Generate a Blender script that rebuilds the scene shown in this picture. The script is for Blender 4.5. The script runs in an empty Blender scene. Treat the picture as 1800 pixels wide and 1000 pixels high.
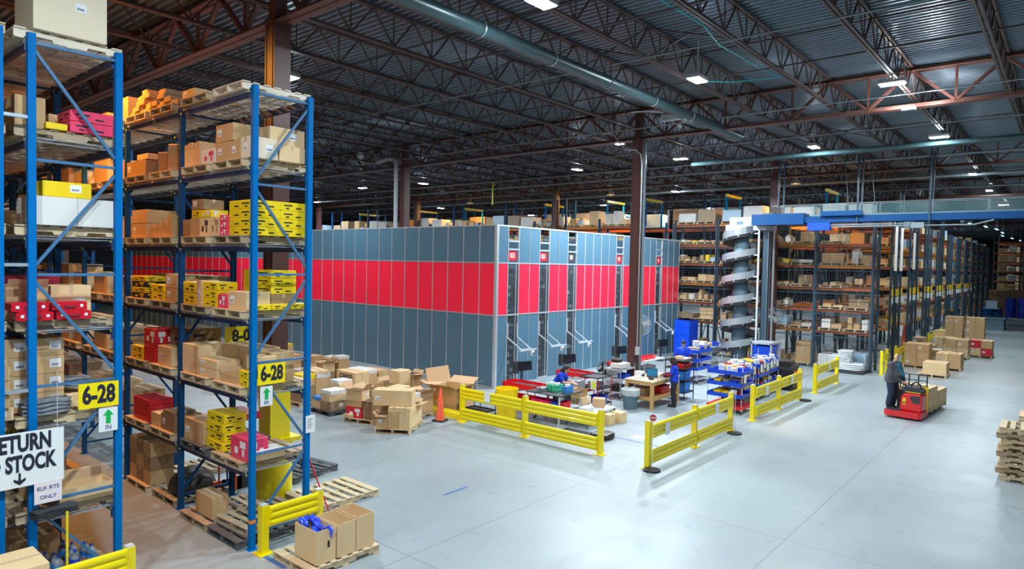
import bpy, bmesh, math, random
from mathutils import Vector, Matrix, Euler
from math import pi, sin, cos, radians
random.seed(7)
S = bpy.context.scene
COL = S.collection
# ---------------------------------------------------------------- camera
cam_d = bpy.data.cameras.new('camera')
cam_d.sensor_width = 36.0
cam_d.lens = 36.0 * 1167.93 / 1800.0
cam_d.clip_end = 400
cam = bpy.data.objects.new('camera', cam_d)
COL.objects.link(cam)
yaw, pitch, roll = 0.701162672, 0.032086814, 0.0203211347
_F = Vector((cos(yaw)*cos(pitch), sin(yaw)*cos(pitch), -sin(pitch)))
_r = Vector((sin(yaw), -cos(yaw), 0))
_u = _r.cross(_F)
_R = cos(roll)*_r + sin(roll)*_u
_U = -sin(roll)*_r + cos(roll)*_u
cam.matrix_world = Matrix(((_R.x, _U.x, -_F.x, 0), (_R.y, _U.y, -_F.y, 0), (_R.z, _U.z, -_F.z, 4.6), (0, 0, 0, 1)))
S.camera = cam
# ---------------------------------------------------------------- world, exposure
W = bpy.data.worlds.new('world'); S.world = W; W.use_nodes = True
W.node_tree.nodes['Background'].inputs[0].default_value = (0.30, 0.42, 0.60, 1)
W.node_tree.nodes['Background'].inputs[1].default_value = 0.02
S.view_settings.view_transform = 'Standard'
S.view_settings.look = 'None'
S.view_settings.gamma = 1
S.view_settings.use_curve_mapping = False
S.view_settings.exposure = -0.15
S.cycles.max_bounces = 5
S.cycles.diffuse_bounces = 3
S.cycles.glossy_bounces = 3
S.cycles.sample_clamp_indirect = 4
LED_W, LED_C = 520.0, (0.80, 0.93, 1.0)
LED_K = {0: .75, 1: 1.1, 3: 2.6, 4: 1.8, 8: 1.1, 2: .65, 10: .4, 11: .8, 14: .15, 23: .02, 24: .05, 25: .2, 26: 1.15, 27: 1.0, 28: 1.6}
# high-bay LED lamps hung under the joists: (x, y) ; every one gets a fixture below
LED_AT = [(9.4, 7.4), (15.6, 7.3), (18.7, 3.6), (21.9, 13.4), (26.6, 13.1), (26.9, 18.7), (26.5, 35.1), (26.9, 29.8),
          (9.4, 15.6), (26.7, 7.7), (27.0, 3.7), (38.0, 3.8), (15.0, 24.5), (15.2, 33.0), (32.3, 1.0), (46, 3.8), (56, 3.8),
          (38, 19), (44, 28), (52, 14), (64, 10), (40, 42), (56, 30),
          (10.5, 0.6), (18.7, -3.2), (27.0, -3.0), (2.4, 4.6), (1.0, -4.0), (-2.5, 4.0),
          (50, 22), (50, 40), (64, 24), (64, 44), (78, 14), (78, 34), (44, 56), (31, 47), (21.5, 43), (92, 10)]
for i, (x, y) in enumerate(LED_AT):
    d = bpy.data.lights.new('led_lamp_light', 'AREA'); d.shape = 'DISK'; d.size = 0.34
    d.energy = LED_W * LED_K.get(i, 1); d.color = LED_C
    o = bpy.data.objects.new('led_lamp_light', d); COL.objects.link(o); o.location = (x, y, 9.20)
    # the small share of light that these lamps send sideways and up
    d = bpy.data.lights.new('led_spill_light', 'POINT'); d.shadow_soft_size = .12; d.energy = 32; d.color = LED_C
    o = bpy.data.objects.new('led_spill_light', d); COL.objects.link(o); o.location = (x, y, 9.08)

# warm sodium lamps over the rack aisle
SODIUM_AT = [(4.32, 14.9), (4.32, 24.5), (4.32, 32.0), (9.0, 45.0)]
for i, (x, y) in enumerate(SODIUM_AT):
    d = bpy.data.lights.new('sodium_lamp_light', 'AREA'); d.shape = 'DISK'; d.size = 0.4
    d.energy = 470; d.color = (1.0, 0.36, 0.05); d.spread = radians(175)
    o = bpy.data.objects.new('sodium_lamp_light', d); COL.objects.link(o); o.location = (x, y, 9.2)
# warm lamps in the far rack aisles
WARM_AT = [(35.3, 11.0), (35.3, 22.0), (35.3, 34.0)]
for i, (x, y) in enumerate(WARM_AT):
    d = bpy.data.lights.new('sodium_lamp_light', 'AREA'); d.shape = 'DISK'; d.size = 0.4
    d.energy = 420; d.color = (1.0, 0.50, 0.12)
    o = bpy.data.objects.new('sodium_lamp_light', d); COL.objects.link(o); o.location = (x, y, 8.9)

# ---------------------------------------------------------------- materials
MATS = {}
def mat(name, col, rough=0.6, metal=0.0, noise=0.0, nscale=8.0, bump=0.0, emit=None, estr=0, alpha=None, trans=0, coat=0, spec=None, stretch=None):
    if name in MATS: return MATS[name]
    m = bpy.data.materials.new(name); m.use_nodes = True
    nt = m.node_tree; b = nt.nodes['Principled BSDF']
    b.inputs['Base Color'].default_value = (*col, 1)
    b.inputs['Roughness'].default_value = rough
    b.inputs['Metallic'].default_value = metal
    if spec is not None: b.inputs['Specular IOR Level'].default_value = spec
    if coat: b.inputs['Coat Weight'].default_value = coat; b.inputs['Coat Roughness'].default_value = 0.12
    if trans:
        b.inputs['Transmission Weight'].default_value = trans
    if alpha is not None: b.inputs['Alpha'].default_value = alpha
    if emit:
        b.inputs['Emission Color'].default_value = (*emit, 1); b.inputs['Emission Strength'].default_value = estr
    if noise or bump:
        tc = nt.nodes.new('ShaderNodeTexCoord'); n = nt.nodes.new('ShaderNodeTexNoise')
        n.inputs['Scale'].default_value = nscale; n.inputs['Detail'].default_value = 5
        src = tc.outputs['Object']
        if stretch:
            mp = nt.nodes.new('ShaderNodeMapping'); mp.inputs['Scale'].default_value = stretch
            nt.links.new(src, mp.inputs[0]); src = mp.outputs[0]
        nt.links.new(src, n.inputs['Vector'])
        if noise:
            mx = nt.nodes.new('ShaderNodeMix'); mx.data_type = 'RGBA'
            mx.inputs[6].default_value = (*[c*(1-noise) for c in col], 1)
            mx.inputs[7].default_value = (*[min(1, c*(1+noise)) for c in col], 1)
            nt.links.new(n.outputs['Fac'], mx.inputs[0]); nt.links.new(mx.outputs[2], b.inputs['Base Color'])
        if bump:
            bp = nt.nodes.new('ShaderNodeBump'); bp.inputs['Strength'].default_value = bump; bp.inputs['Distance'].default_value = 0.02
            nt.links.new(n.outputs['Fac'], bp.inputs['Height']); nt.links.new(bp.outputs[0], b.inputs['Normal'])
    MATS[name] = m
    return m
def M(n): return MATS[n]
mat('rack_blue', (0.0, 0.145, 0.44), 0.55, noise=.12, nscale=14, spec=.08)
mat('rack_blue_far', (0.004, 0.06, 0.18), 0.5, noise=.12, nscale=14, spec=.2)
mat('brace_blue', (0.06, 0.17, 0.33), 0.35, noise=.15)
mat('barcode_grey', (.28, .29, .33), .7)
mat('rack_galv', (0.42, 0.50, 0.58), 0.4, 0.5, noise=.15)
mat('rack_navy', (0.02, 0.045, 0.13), 0.42, noise=.15)
mat('rack_teal', (0.025, 0.055, 0.085), 0.5, noise=.15)
mat('beam_orange', (0.36, 0.085, 0.025), 0.5, noise=.3, nscale=1.2)
mat('beam_amber', (0.60, 0.22, 0.03), 0.5, noise=.2)
mat('wire', (0.62, 0.64, 0.66), 0.35, 0.25)
mat('wire_dark', (0.12, 0.15, 0.18), 0.5, 0.5)
mat('galv_deck', (0.30, 0.34, 0.38), 0.4, 0.7, noise=.2)
mat('orange_tape', (0.85, 0.22, 0.03), 0.5)
mat('lime_tag', (0.75, 0.85, 0.02), 0.5)
mat('yellow', (0.88, 0.70, 0.0), 0.32, noise=.06, nscale=4, coat=.2)
mat('post_cap', (0.55, 0.57, 0.58), 0.5)
mat('black', (0.012, 0.012, 0.014), 0.5)
mat('dark', (0.035, 0.037, 0.042), 0.6)
mat('rubber', (0.02, 0.02, 0.02), 0.8)
mat('white', (0.80, 0.80, 0.80), 0.5)
mat('paper', (0.82, 0.83, 0.84), 0.7)
mat('pink_paper', (0.80, 0.70, 0.72), 0.7)
mat('sign_yellow', (0.93, 0.72, 0.0), 0.45)
mat('sign_white', (0.78, 0.80, 0.80), 0.45)
mat('ink', (0.01, 0.012, 0.03), 0.6)
mat('ink_blue', (0.02, 0.03, 0.22), 0.6)
mat('green', (0.0, 0.42, 0.08), 0.5)
mat('kraft', (0.58, 0.365, 0.175), 0.75, noise=.10, nscale=3)
mat('kraft_light', (0.76, 0.53, 0.285), 0.75, noise=.08, nscale=3)
mat('kraft_dark', (0.33, 0.21, 0.115), 0.8, noise=.12, nscale=3)
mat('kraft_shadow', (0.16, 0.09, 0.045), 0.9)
mat('kraft_in', (0.58, 0.36, 0.20), 0.8)
mat('box_white', (0.72, 0.70, 0.66), 0.6, noise=.04)
mat('box_red', (0.62, 0.015, 0.03), 0.4, noise=.1)
mat('box_pink', (0.80, 0.05, 0.13), 0.4, noise=.1)
mat('case_red', (0.62, 0.008, 0.025), 0.35)
mat('box_yellow', (0.88, 0.62, 0.01), 0.4, noise=.05)
mat('box_blue', (0.01, 0.05, 0.55), 0.4)
mat('tape', (0.60, 0.45, 0.28), 0.25)
mat('wood_pallet', (0.62, 0.48, 0.30), 0.8, noise=.25, nscale=5, stretch=(1, 8, 8))
mat('wood_old', (0.42, 0.32, 0.21), 0.85, noise=.3, nscale=5, stretch=(1, 8, 8))
mat('wood_pale', (0.78, 0.70, 0.56), 0.8, noise=.15, nscale=5)
mat('wood_bench', (0.55, 0.33, 0.13), 0.55, noise=.2, nscale=6, stretch=(1, 6, 6))
mat('wood_grey', (0.10, 0.10, 0.11), 0.8, noise=.3, nscale=5)
mat('steel_brown', (0.105, 0.042, 0.036), 0.45, noise=.2, nscale=3)
mat('truss', (0.072, 0.046, 0.042), 0.5)
mat('girder', (0.13, 0.055, 0.042), 0.45, noise=.2, nscale=2)
mat('pipe_teal', (0.045, 0.085, 0.095), 0.35, 0.2, noise=.15)
mat('pipe_grey', (0.25, 0.30, 0.33), 0.4, 0.5)
mat('conduit', (0.55, 0.60, 0.63), 0.35, 0.6)
mat('cyan_cable', (0.03, 0.50, 0.55), 0.5)
mat('light_grey', (0.50, 0.54, 0.57), 0.5)
mat('vlm_grey', (0.075, 0.165, 0.240), 0.34, noise=.03, nscale=60, coat=.15)
mat('vlm_red', (0.92, 0.02, 0.06), 0.34, noise=.03, nscale=60, coat=.15)
mat('alu', (0.62, 0.68, 0.74), 0.35, 0.6)
mat('alu_bright', (0.75, 0.80, 0.85), 0.30, 0.5)
mat('stainless', (0.68, 0.72, 0.76), 0.28, 0.9, noise=.25, nscale=3, stretch=(6, 6, .2))
mat('teal_metal', (0.12, 0.20, 0.25), 0.6, 0.2)
mat('glass', (0.10, 0.12, 0.14), 0.08, alpha=.22)
mat('glass_teal', (0.10, 0.22, 0.24), 0.15, alpha=.22)
mat('kraft_pale', (0.80, 0.68, 0.50), 0.7, noise=.05, nscale=3)
mat('conv_blue', (0.0, 0.055, 0.19), 0.5, noise=.1, spec=.25)
mat('bin_blue', (0.0, 0.06, 0.62), 0.4)
mat('bin_lightblue', (0.03, 0.25, 0.75), 0.4)
mat('bin_red', (0.70, 0.01, 0.02), 0.4)
mat('bin_yellow', (0.92, 0.66, 0.0), 0.4)
mat('bin_green', (0.05, 0.55, 0.30), 0.5)
mat('bin_magenta', (0.75, 0.01, 0.18), 0.4)
mat('can_grey', (0.10, 0.17, 0.22), 0.5)
mat('bag', (0.62, 0.68, 0.72), 0.3, alpha=.75)
mat('bag_white', (0.75, 0.77, 0.80), 0.4, noise=.1, nscale=9, bump=.6)
mat('wrap_dark', (0.045, 0.040, 0.036), 0.42, noise=.4, nscale=9, bump=1.0)
mat('wrap_clear', (0.62, 0.66, 0.70), 0.22, alpha=.28)
mat('wrap_grey', (0.24, 0.26, 0.29), 0.3, noise=.4, nscale=9, bump=.6)
mat('cone_orange', (0.95, 0.13, 0.06), 0.45)
mat('truck_red', (0.66, 0.015, 0.02), 0.3, noise=.05, coat=.3)
mat('fixture', (0.55, 0.57, 0.58), 0.4, 0.4)
mat('led', (1, 1, 1), 0.5, emit=(0.85, 0.95, 1.0), estr=35)
mat('sodium', (1, 1, 1), 0.5, emit=(1.0, 0.55, 0.15), estr=20)
mat('screen', (0.01, 0.012, 0.015), 0.15)
mat('screen_blue', (0.01, 0.05, 0.10), 0.2, emit=(0.03, 0.25, 0.45), estr=.7)
mat('digits', (0.9, 0.6, 0.6), 0.5, emit=(1, .65, .65), estr=1.2)
mat('skin', (0.66, 0.36, 0.26), 0.5, noise=.05)
mat('skin_dark', (0.09, 0.04, 0.025), 0.5, noise=.05)
mat('hair_dark', (0.02, 0.012, 0.010), 0.5, noise=.3, nscale=40, bump=.5)
mat('hair_grey', (0.42, 0.38, 0.35), 0.6, noise=.2, nscale=40)
mat('shirt_blue', (0.0, 0.045, 0.62), 0.75, noise=.08, nscale=20, bump=.15)
mat('shirt_teal', (0.005, 0.13, 0.22), 0.8, noise=.08, nscale=20)
mat('jacket_grey', (0.075, 0.075, 0.095), 0.85, noise=.1, nscale=20, bump=.15)
mat('trousers_dark', (0.018, 0.022, 0.032), 0.85, noise=.1, nscale=20)
mat('trousers_navy', (0.015, 0.03, 0.065), 0.85, noise=.1, nscale=20)
mat('sleeve_red', (0.22, 0.01, 0.035), 0.8)
mat('eye', (0.02, 0.015, 0.01), 0.3)
mat('lips', (0.35, 0.09, 0.08), 0.5)
mat('glasses', (0.08, 0.08, 0.09), 0.3)

# floor: polished concrete with joints, faint dirt and wear
def floor_mat():
    m = bpy.data.materials.new('concrete'); m.use_nodes = True; nt = m.node_tree; L = nt.links; N = nt.nodes
    b = N['Principled BSDF']
    tc = N.new('ShaderNodeTexCoord')
    def noise(sc, det, stretch=None):
        n = N.new('ShaderNodeTexNoise'); n.inputs['Scale'].default_value = sc; n.inputs['Detail'].default_value = det
        if stretch:
            mp = N.new('ShaderNodeMapping'); mp.inputs['Scale'].default_value = stretch
            L.new(tc.outputs['Object'], mp.inputs[0]); L.new(mp.outputs[0], n.inputs['Vector'])
        else: L.new(tc.outputs['Object'], n.inputs['Vector'])
        return n.outputs['Fac']
    def mix(f, a, c):
        x = N.new('ShaderNodeMix'); x.data_type = 'RGBA'
        L.new(f, x.inputs[0])
        for v, i in ((a, 6), (c, 7)):
            if isinstance(v, tuple): x.inputs[i].default_value = (*v, 1)
            else: L.new(v, x.inputs[i])
        return x.outputs[2]
    def ramp(f, a, c):
        r = N.new('ShaderNodeMapRange'); r.inputs[1].default_value = a; r.inputs[2].default_value = c; L.new(f, r.inputs[0]); return r.outputs[0]
    c1 = mix(ramp(noise(.25, 6), .35, .65), (0.265, 0.305, 0.322), (0.335, 0.385, 0.405))
    c2 = mix(ramp(noise(.8, 8, (.15, 1.2, 1)), .56, .72), c1, (0.29, 0.325, 0.335))
    c3 = mix(ramp(noise(3.5, 9), .62, .80), c2, (0.22, 0.24, 0.245))
    # saw-cut joints every 4.18 m
    sx = N.new('ShaderNodeSeparateXYZ'); L.new(tc.outputs['Object'], sx.inputs[0])
    def joint(out, per, off):
        a = N.new('ShaderNodeMath'); a.operation = 'ADD'; a.inputs[1].default_value = off; L.new(out, a.inputs[0])
        w = N.new('ShaderNodeMath'); w.operation = 'PINGPONG'; w.inputs[1].default_value = per/2; L.new(a.outputs[0], w.inputs[0])
        c = N.new('ShaderNodeMath'); c.operation = 'LESS_THAN'; c.inputs[1].default_value = 0.012; L.new(w.outputs[0], c.inputs[0])
        return c.outputs[0]
    j1 = joint(sx.outputs[0], 4.73, -2.1); j2 = joint(sx.outputs[1], 4.18, .6)
    jm = N.new('ShaderNodeMath'); jm.operation = 'MAXIMUM'; L.new(j1, jm.inputs[0]); L.new(j2, jm.inputs[1])
    c4 = mix(jm.outputs[0], c3, (0.22, 0.245, 0.255))
    L.new(c4, b.inputs['Base Color'])
    rr = N.new('ShaderNodeMapRange'); rr.inputs[3].default_value = .30; rr.inputs[4].default_value = .52; L.new(noise(1.2, 7), rr.inputs[0]); L.new(rr.outputs[0], b.inputs['Roughness'])
    MATS['concrete'] = m
floor_mat()
mat('deck', (0.17, 0.23, 0.29), 0.34, 0.5, noise=.2, nscale=.7)

# ---------------------------------------------------------------- mesh builder
class B:
    def __init__(s): s.v = []; s.f = []; s.m = []; s.sm = False
    def add(s, vs, fs, m=0):
        n = len(s.v); s.v += [tuple(v) for v in vs]; s.f += [tuple(i+n for i in f) for f in fs]; s.m += [m]*len(fs); return s
    def bb(s, x0, y0, z0, x1, y1, z1, m=0):
        return s.add([(x0,y0,z0),(x1,y0,z0),(x1,y1,z0),(x0,y1,z0),(x0,y0,z1),(x1,y0,z1),(x1,y1,z1),(x0,y1,z1)],
                     [(0,3,2,1),(4,5,6,7),(0,1,5,4),(1,2,6,5),(2,3,7,6),(3,0,4,7)], m)
    def box(s, c, d, m=0, rot=None):
        x, y, z = d[0]/2, d[1]/2, d[2]/2
        vs = [Vector(p) for p in [(-x,-y,-z),(x,-y,-z),(x,y,-z),(-x,y,-z),(-x,-y,z),(x,-y,z),(x,y,z),(-x,y,z)]]
        if rot: R = Euler(rot).to_matrix(); vs = [R @ v for v in vs]
        c = Vector(c)
        return s.add([v+c for v in vs], [(0,3,2,1),(4,5,6,7),(0,1,5,4),(1,2,6,5),(2,3,7,6),(3,0,4,7)], m)
    def bar(s, a, b, w, h=None, m=0, up=(0,0,1)):
        a = Vector(a); b = Vector(b); h = h or w; d = (b-a).normalized(); up = Vector(up)
        if abs(d.dot(up)) > .99: up = Vector((0, 1, 0))
        x = d.cross(up).normalized()*w/2; y = x.cross(d).normalized()*h/2
        vs = [a-x-y, a+x-y, a+x+y, a-x+y, b-x-y, b+x-y, b+x+y, b-x+y]
        return s.add(vs, [(0,1,2,3),(4,7,6,5),(0,4,5,1),(1,5,6,2),(2,6,7,3),(3,7,4,0)], m)
    def rings(s, rings, m=0, cap=True, close=False):
        n = len(rings[0]); base = len(s.v)
        for r in rings: s.v += [tuple(p) for p in r]
        k = len(rings)
        for i in range(k if close else k-1):
            i2 = (i+1) % k
            for j in range(n):
                s.f.append((base+i*n+j, base+i*n+(j+1)%n, base+i2*n+(j+1)%n, base+i2*n+j)); s.m.append(m)
        if cap and not close:
            s.f.append(tuple(base+j for j in reversed(range(n)))); s.m.append(m)
            s.f.append(tuple(base+(k-1)*n+j for j in range(n))); s.m.append(m)
        return s
    def path(s, pts, r, n=8, m=0, close=False, cap=True):
        pts = [Vector(p) for p in pts]; k = len(pts); rs = r if isinstance(r, (list, tuple)) else [r]*k
        out = []; px = None
        for i, p in enumerate(pts):
            d = (pts[(i+1) % k] - pts[i-1]) if close else (pts[min(i+1, k-1)] - pts[max(i-1, 0)])
            d.normalize()
            if px is None:
                u = Vector((0, 0, 1)) if abs(d.z) < .9 else Vector((1, 0, 0)); px = d.cross(u).normalized()
            else:
                px = (px - d*px.dot(d)).normalized()
            py = d.cross(px)
            out.append([p + (px*cos(2*pi*j/n) + py*sin(2*pi*j/n))*rs[i] for j in range(n)])
        return s.rings(out, m, cap, close)
    def tube(s, a, b, r, n=8, m=0): return s.path([a, b], r, n, m)
    def lathe(s, prof, c=(0,0,0), n=20, m=0, cap=True):
        return s.rings([[(c[0]+r*cos(2*pi*j/n), c[1]+r*sin(2*pi*j/n), c[2]+z) for j in range(n)] for r, z in prof], m, cap)
    def ball(s, c, r, n=10, k=7, m=0):
        r = r if isinstance(r, (list, tuple)) else (r, r, r)
        return s.rings([[(c[0]+r[0]*cos(2*pi*j/n)*sin(pi*t), c[1]+r[1]*sin(2*pi*j/n)*sin(pi*t), c[2]-r[2]*cos(pi*t)) for j in range(n)] for t in [(i+.15)/(k-1+.3) for i in range(k)]], m)
    def ext(s, poly, axis, a, b, m=0):   # prism of a closed 2d outline along x / y / z
        def P(u, w, t): return (t, u, w) if axis == 'x' else (u, t, w) if axis == 'y' else (u, w, t)
        return s.rings([[P(u, w, a) for u, w in poly], [P(u, w, b) for u, w in poly]], m)
    def mesh(s, name, mats, smooth=False):
        me = bpy.data.meshes.new(name); me.from_pydata(s.v, [], s.f)
        for k in (mats if isinstance(mats, (list, tuple)) else [mats]): me.materials.append(M(k))
        if any(s.m): me.polygons.foreach_set('material_index', s.m)
        me.update()
        bm = bmesh.new(); bm.from_mesh(me); bmesh.ops.recalc_face_normals(bm, faces=bm.faces); bm.to_mesh(me); bm.free()
        if smooth:
            me.polygons.foreach_set('use_smooth', [True]*len(me.polygons)); me.set_sharp_from_angle(angle=radians(40))
        return me
    def obj(s, name, mats, parent=None, smooth=False, loc=None, rz=None):
        o = bpy.data.objects.new(name, s.mesh(name, mats, smooth)); COL.objects.link(o)
        if parent: o.parent = parent
        if loc: o.location = loc
        if rz: o.rotation_euler[2] = rz
        return o
USED = {}
import re
_TENS = ['', '', 'twentieth', 'thirtieth', 'fortieth', 'fiftieth']
_TENC = ['', '', 'twenty', 'thirty', 'forty', 'fifty']
ORD = ['first','second','third','fourth','fifth','sixth','seventh','eighth','ninth','tenth','eleventh','twelfth','thirteenth','fourteenth','fifteenth','sixteenth','seventeenth','eighteenth','nineteenth']
for _i in range(20, 60): ORD.append(_TENS[_i//10] if _i % 10 == 0 else _TENC[_i//10]+'-'+ORD[_i % 10-1])
def words_(s):
    s = re.sub(r'\b(column|row|bay|place|layer|spot|upright|rack|carton) (\d+)(?![\w-])', lambda m: ORD[int(m.group(2))-1]+' '+m.group(1), s)
    return re.sub(r'\s+', ' ', s).replace(' ,', ',').replace(', ,', ',')
def tag(o, label, cat, group=None, kind=None):
    label = words_(label)
    if len(re.findall(r"[A-Za-z0-9][A-Za-z0-9'-]*", label)) > 16: print('LONG', label)
    if label in USED and not group: print('DUPLICATE LABEL', label)
    USED[label] = 1
    o['label'] = label; o['category'] = cat
    if group: o['group'] = group
    if kind: o['kind'] = kind
    return o
def thing(name, label, cat, loc=(0, 0, 0), rz=0, group=None):
    o = bpy.data.objects.new(name, None); COL.objects.link(o); o.location = loc; o.rotation_euler[2] = rz; o.empty_display_size = .1
    return tag(o, label, cat, group)
def struct(o, label=None, cat=None):
    o['kind'] = 'structure'
    if label: o['label'] = label; USED[label] = 1
    if cat: o['category'] = cat
    return o
def copy_tree(o, parent=None):
    c = o.copy(); COL.objects.link(c)
    if parent: c.parent = parent
    for ch in list(o.children): copy_tree(ch, c)
    return c
def dup(root, loc, rz, label, group=None, scale=None):
    c = copy_tree(root); c.location = loc; c.rotation_euler[2] = rz
    if scale: c.scale = scale
    if group: c['group'] = group
    elif 'group' in c and not group: pass
    tag(c, label, c['category'], c.get('group'))
    return c
def text(body, parent, loc, size, m, rot, name='lettering', sx=1.0, bold=0.0, align='CENTER'):
    cu = bpy.data.curves.new(name, 'FONT'); cu.body = body; cu.size = size; cu.extrude = .002; cu.offset = bold; cu.align_x = align; cu.align_y = 'CENTER'; cu.resolution_u = 3
    t = bpy.data.objects.new(name, cu); COL.objects.link(t)
    me = bpy.data.meshes.new_from_object(t.evaluated_get(bpy.context.evaluated_depsgraph_get()))
    bpy.data.objects.remove(t); bpy.data.curves.remove(cu)
    o = bpy.data.objects.new(name, me); COL.objects.link(o); me.materials.clear(); me.materials.append(M(m))
    o.parent = parent; o.location = loc; o.rotation_euler = rot; o.scale = (sx, 1, 1)
    return o
# ================================================================= SETTING
o = B().bb(-14, -16, -.2, 135, 95, 0).obj('floor', 'concrete'); struct(o)
# outer walls, far away and in the dark
mat('wall_panel', (0.10, 0.105, 0.11), 0.7, noise=.1, nscale=.5)
struct(B().bb(135, -16, 0, 135.3, 95, 11).obj('wall_right', 'wall_panel'))
struct(B().bb(-14, 95, 0, 135.3, 95.3, 11).obj('wall_back', 'wall_panel'))
struct(B().bb(-14.3, -16, 0, -14, 95.3, 11).obj('wall_left', 'wall_panel'))
struct(B().bb(-14.3, -16.3, 0, 135.3, -16, 11).obj('wall_front', 'wall_panel'))
# corrugated steel roof deck, ribs running along y
b = B(); p = .19; n = int(149/p); ZD = 10.20
prof = []
for i in range(n):
    x = -14 + i*p
    prof += [(x, ZD), (x+.06, ZD), (x+.085, ZD+.075), (x+.165, ZD+.075)]
vs = [(x, -16, z) for x, z in prof] + [(x, 95, z) for x, z in prof]; k = len(prof)
b.add(vs, [(i, i+1, k+i+1, k+i) for i in range(k-1)])
struct(b.obj('ceiling', 'deck'))
struct(B().bb(-14.3, -16.3, ZD+.10, 135.3, 95.3, ZD+.25).obj('ceiling', 'deck'))
GX = [-7.3, 6.85, 21.0, 33.5, 47.6, 61.7, 75.8, 89.9]
CY = [-13.15, -.6, 11.95, 24.5, 37.05, 49.6, 62.15]
ZJ, ZG = 9.40, 9.05
# open-web joists along x
def joist_mesh(L):
    b = B()
    for z in (ZJ+.03, ZD-.04):
        b.bb(.05, -.07, z-.028, L-.05, -.014, z+.028); b.bb(.05, .014, z-.028, L-.05, .07, z+.028)
    npan = max(6, int(round(L/1.18))); st = (L-.1)/npan
    for i in range(npan):
        x = .05 + i*st
        b.bar((x, 0, ZD-.05), (x+st/2, 0, ZJ+.04), .034, .034); b.bar((x+st/2, 0, ZJ+.04), (x+st, 0, ZD-.05), .034, .034)
        b.bar((x+st/2, 0, ZJ+.04), (x+st/2, 0, ZD-.05), .022, .022)
    return b.mesh('roof_joist', 'truss')
JM = {}
for gi in range(len(GX)-1):
    L = round(GX[gi+1]-GX[gi], 2)
    if L not in JM: JM[L] = joist_mesh(L)
    for j in range(-5, 31):
        y = 11.95 + j*2.0917
        o = bpy.data.objects.new('ceiling_joist', JM[L]); COL.objects.link(o); o.location = (GX[gi], y, 0); struct(o)
# joist girders along y
def girder_mesh():
    b = B(); L = 12.55
    for z, h in ((ZG+.06, .12), (ZD-.10, .12)):
        for sx in (-1, 1): b.bb(sx*.09-.075 if sx > 0 else -.165, 0, z-h/2, sx*.09+.075 if sx > 0 else -.015, L, z-h/2+.02); b.bb(sx*.02-.01, 0, z-h/2, sx*.02+.01, L, z+h/2)
    n = 6; st = L/n
    for i in range(n):
        y = i*st
        b.bar((0, y, ZD-.12), (0, y+st/2, ZG+.08), .10, .07); b.bar((0, y+st/2, ZG+.08), (0, y+st, ZD-.12), .10, .07)
        b.bar((0, y+st/2, ZG+.08), (0, y+st/2, ZD-.12), .06, .06)
    return b.mesh('roof_girder', 'girder')
gm = girder_mesh()
for x in GX:
    for y in CY[:-1]:
        o = bpy.data.objects.new('ceiling_girder', gm); COL.objects.link(o); o.location = (x, y, 0); struct(o)
# joist bridging rods along y
b = B()
for x0, x1 in zip(GX, GX[1:]):
    for f in (.33, .67):
        x = x0 + (x1-x0)*f
        b.bar((x, -13, ZJ+.03), (x, 74, ZJ+.03), .03); b.bar((x, -13, ZD-.08), (x, 74, ZD-.08), .03)
struct(b.obj('ceiling_bridging', 'truss'))
b = B()
for x0, x1 in zip(GX[:5], GX[1:6]):
    x = x0 + (x1-x0)*.5
    for j in range(-3, 12):
        y = 11.95 + j*2.0917
        b.bar((x, y, ZJ+.05), (x, y+2.09, ZD-.06), .028); b.bar((x, y+2.09, ZJ+.05), (x, y, ZD-.06), .028)
struct(b.obj('ceiling_cross_bridging', 'truss'))
# columns
COLS = [(6.85, 11.75), (21.0, 11.95), (32.95, 11.2), (21.0, 24.55), (32.9, 24.4), (21.0, 37.05), (47.6, 37.05), (32.9, 37.05), (47.6, 24.5), (32.9, 49.6), (61.7, 24.5), (61.7, 37.05), (6.85, 24.5), (47.6, 49.6)]
def column(x, y, label):
    t = thing('steel_column', label, 'column', (x, y, 0)); t['kind'] = 'structure'
    b = B(); w, d = .17, .17
    b.bb(-w, -d, .02, w, d, ZG); b.bb(-w-.012, -d+.05, .02, -w, -d+.07, ZG); b.bb(-w-.012, d-.07, .02, -w, d-.05, ZG); b.obj('column_shaft', 'steel_brown', t)
    B().bb(-.25, -.25, 0, .25, .25, .025).obj('base_plate', 'steel_brown', t)
    B().bb(-.2, -.2, ZG-.02, .2, .2, ZG+.02).bb(-.12, -.12, ZG, .12, .12, ZD).obj('cap', 'steel_brown', t)
    return t
CL = ['dark brown steel column wrapped in yellow at its foot behind the near blue rack', 'tall brown steel column with a conduit rising behind the wooden workbench',
      'brown steel column beside the spiral conveyor in front of the caged racking', 'brown column with a white drain pipe rising behind the grey enclosure',
      'brown column rising behind the grey and red enclosure front face']
for i, (x, y) in enumerate(COLS):
    column(x, y, CL[i] if i < 5 else 'distant brown roof column beyond the grey enclosure, %s from the near one' % ORD[i-4])
# yellow guard around first column
t = thing('column_guard', 'yellow column guard with square upper sleeve and round drum at the floor', 'column guard', (6.85, 11.75, 0))
B().lathe([(.34, .0), (.34, 1.02), (.30, 1.06), (.30, 1.08)], n=28).obj('drum', 'yellow', t, True)
B().bb(-.36, -.36, 1.08, .36, .36, 1.16).obj('collar', 'yellow', t)
B().bb(-.21, -.21, 1.16, .21, .21, 2.62).obj('sleeve', 'yellow', t)
# hanging sign on it
t = thing('aisle_sign', 'yellow 8-0 aisle sign behind the near rack end frame', 'sign', (6.0, 12.0, 0))
B().bb(-.02, .0, 2.95, .60, .015, 3.30).obj('plate', 'sign_yellow', t)
text('8-0', t, (.29, -.004, 3.12), .30, 'ink', (pi/2, 0, 0), sx=.9, bold=.01)
B().bb(.27, .002, 3.30, .31, .012, 3.42).obj('bracket', 'black', t)

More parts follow.
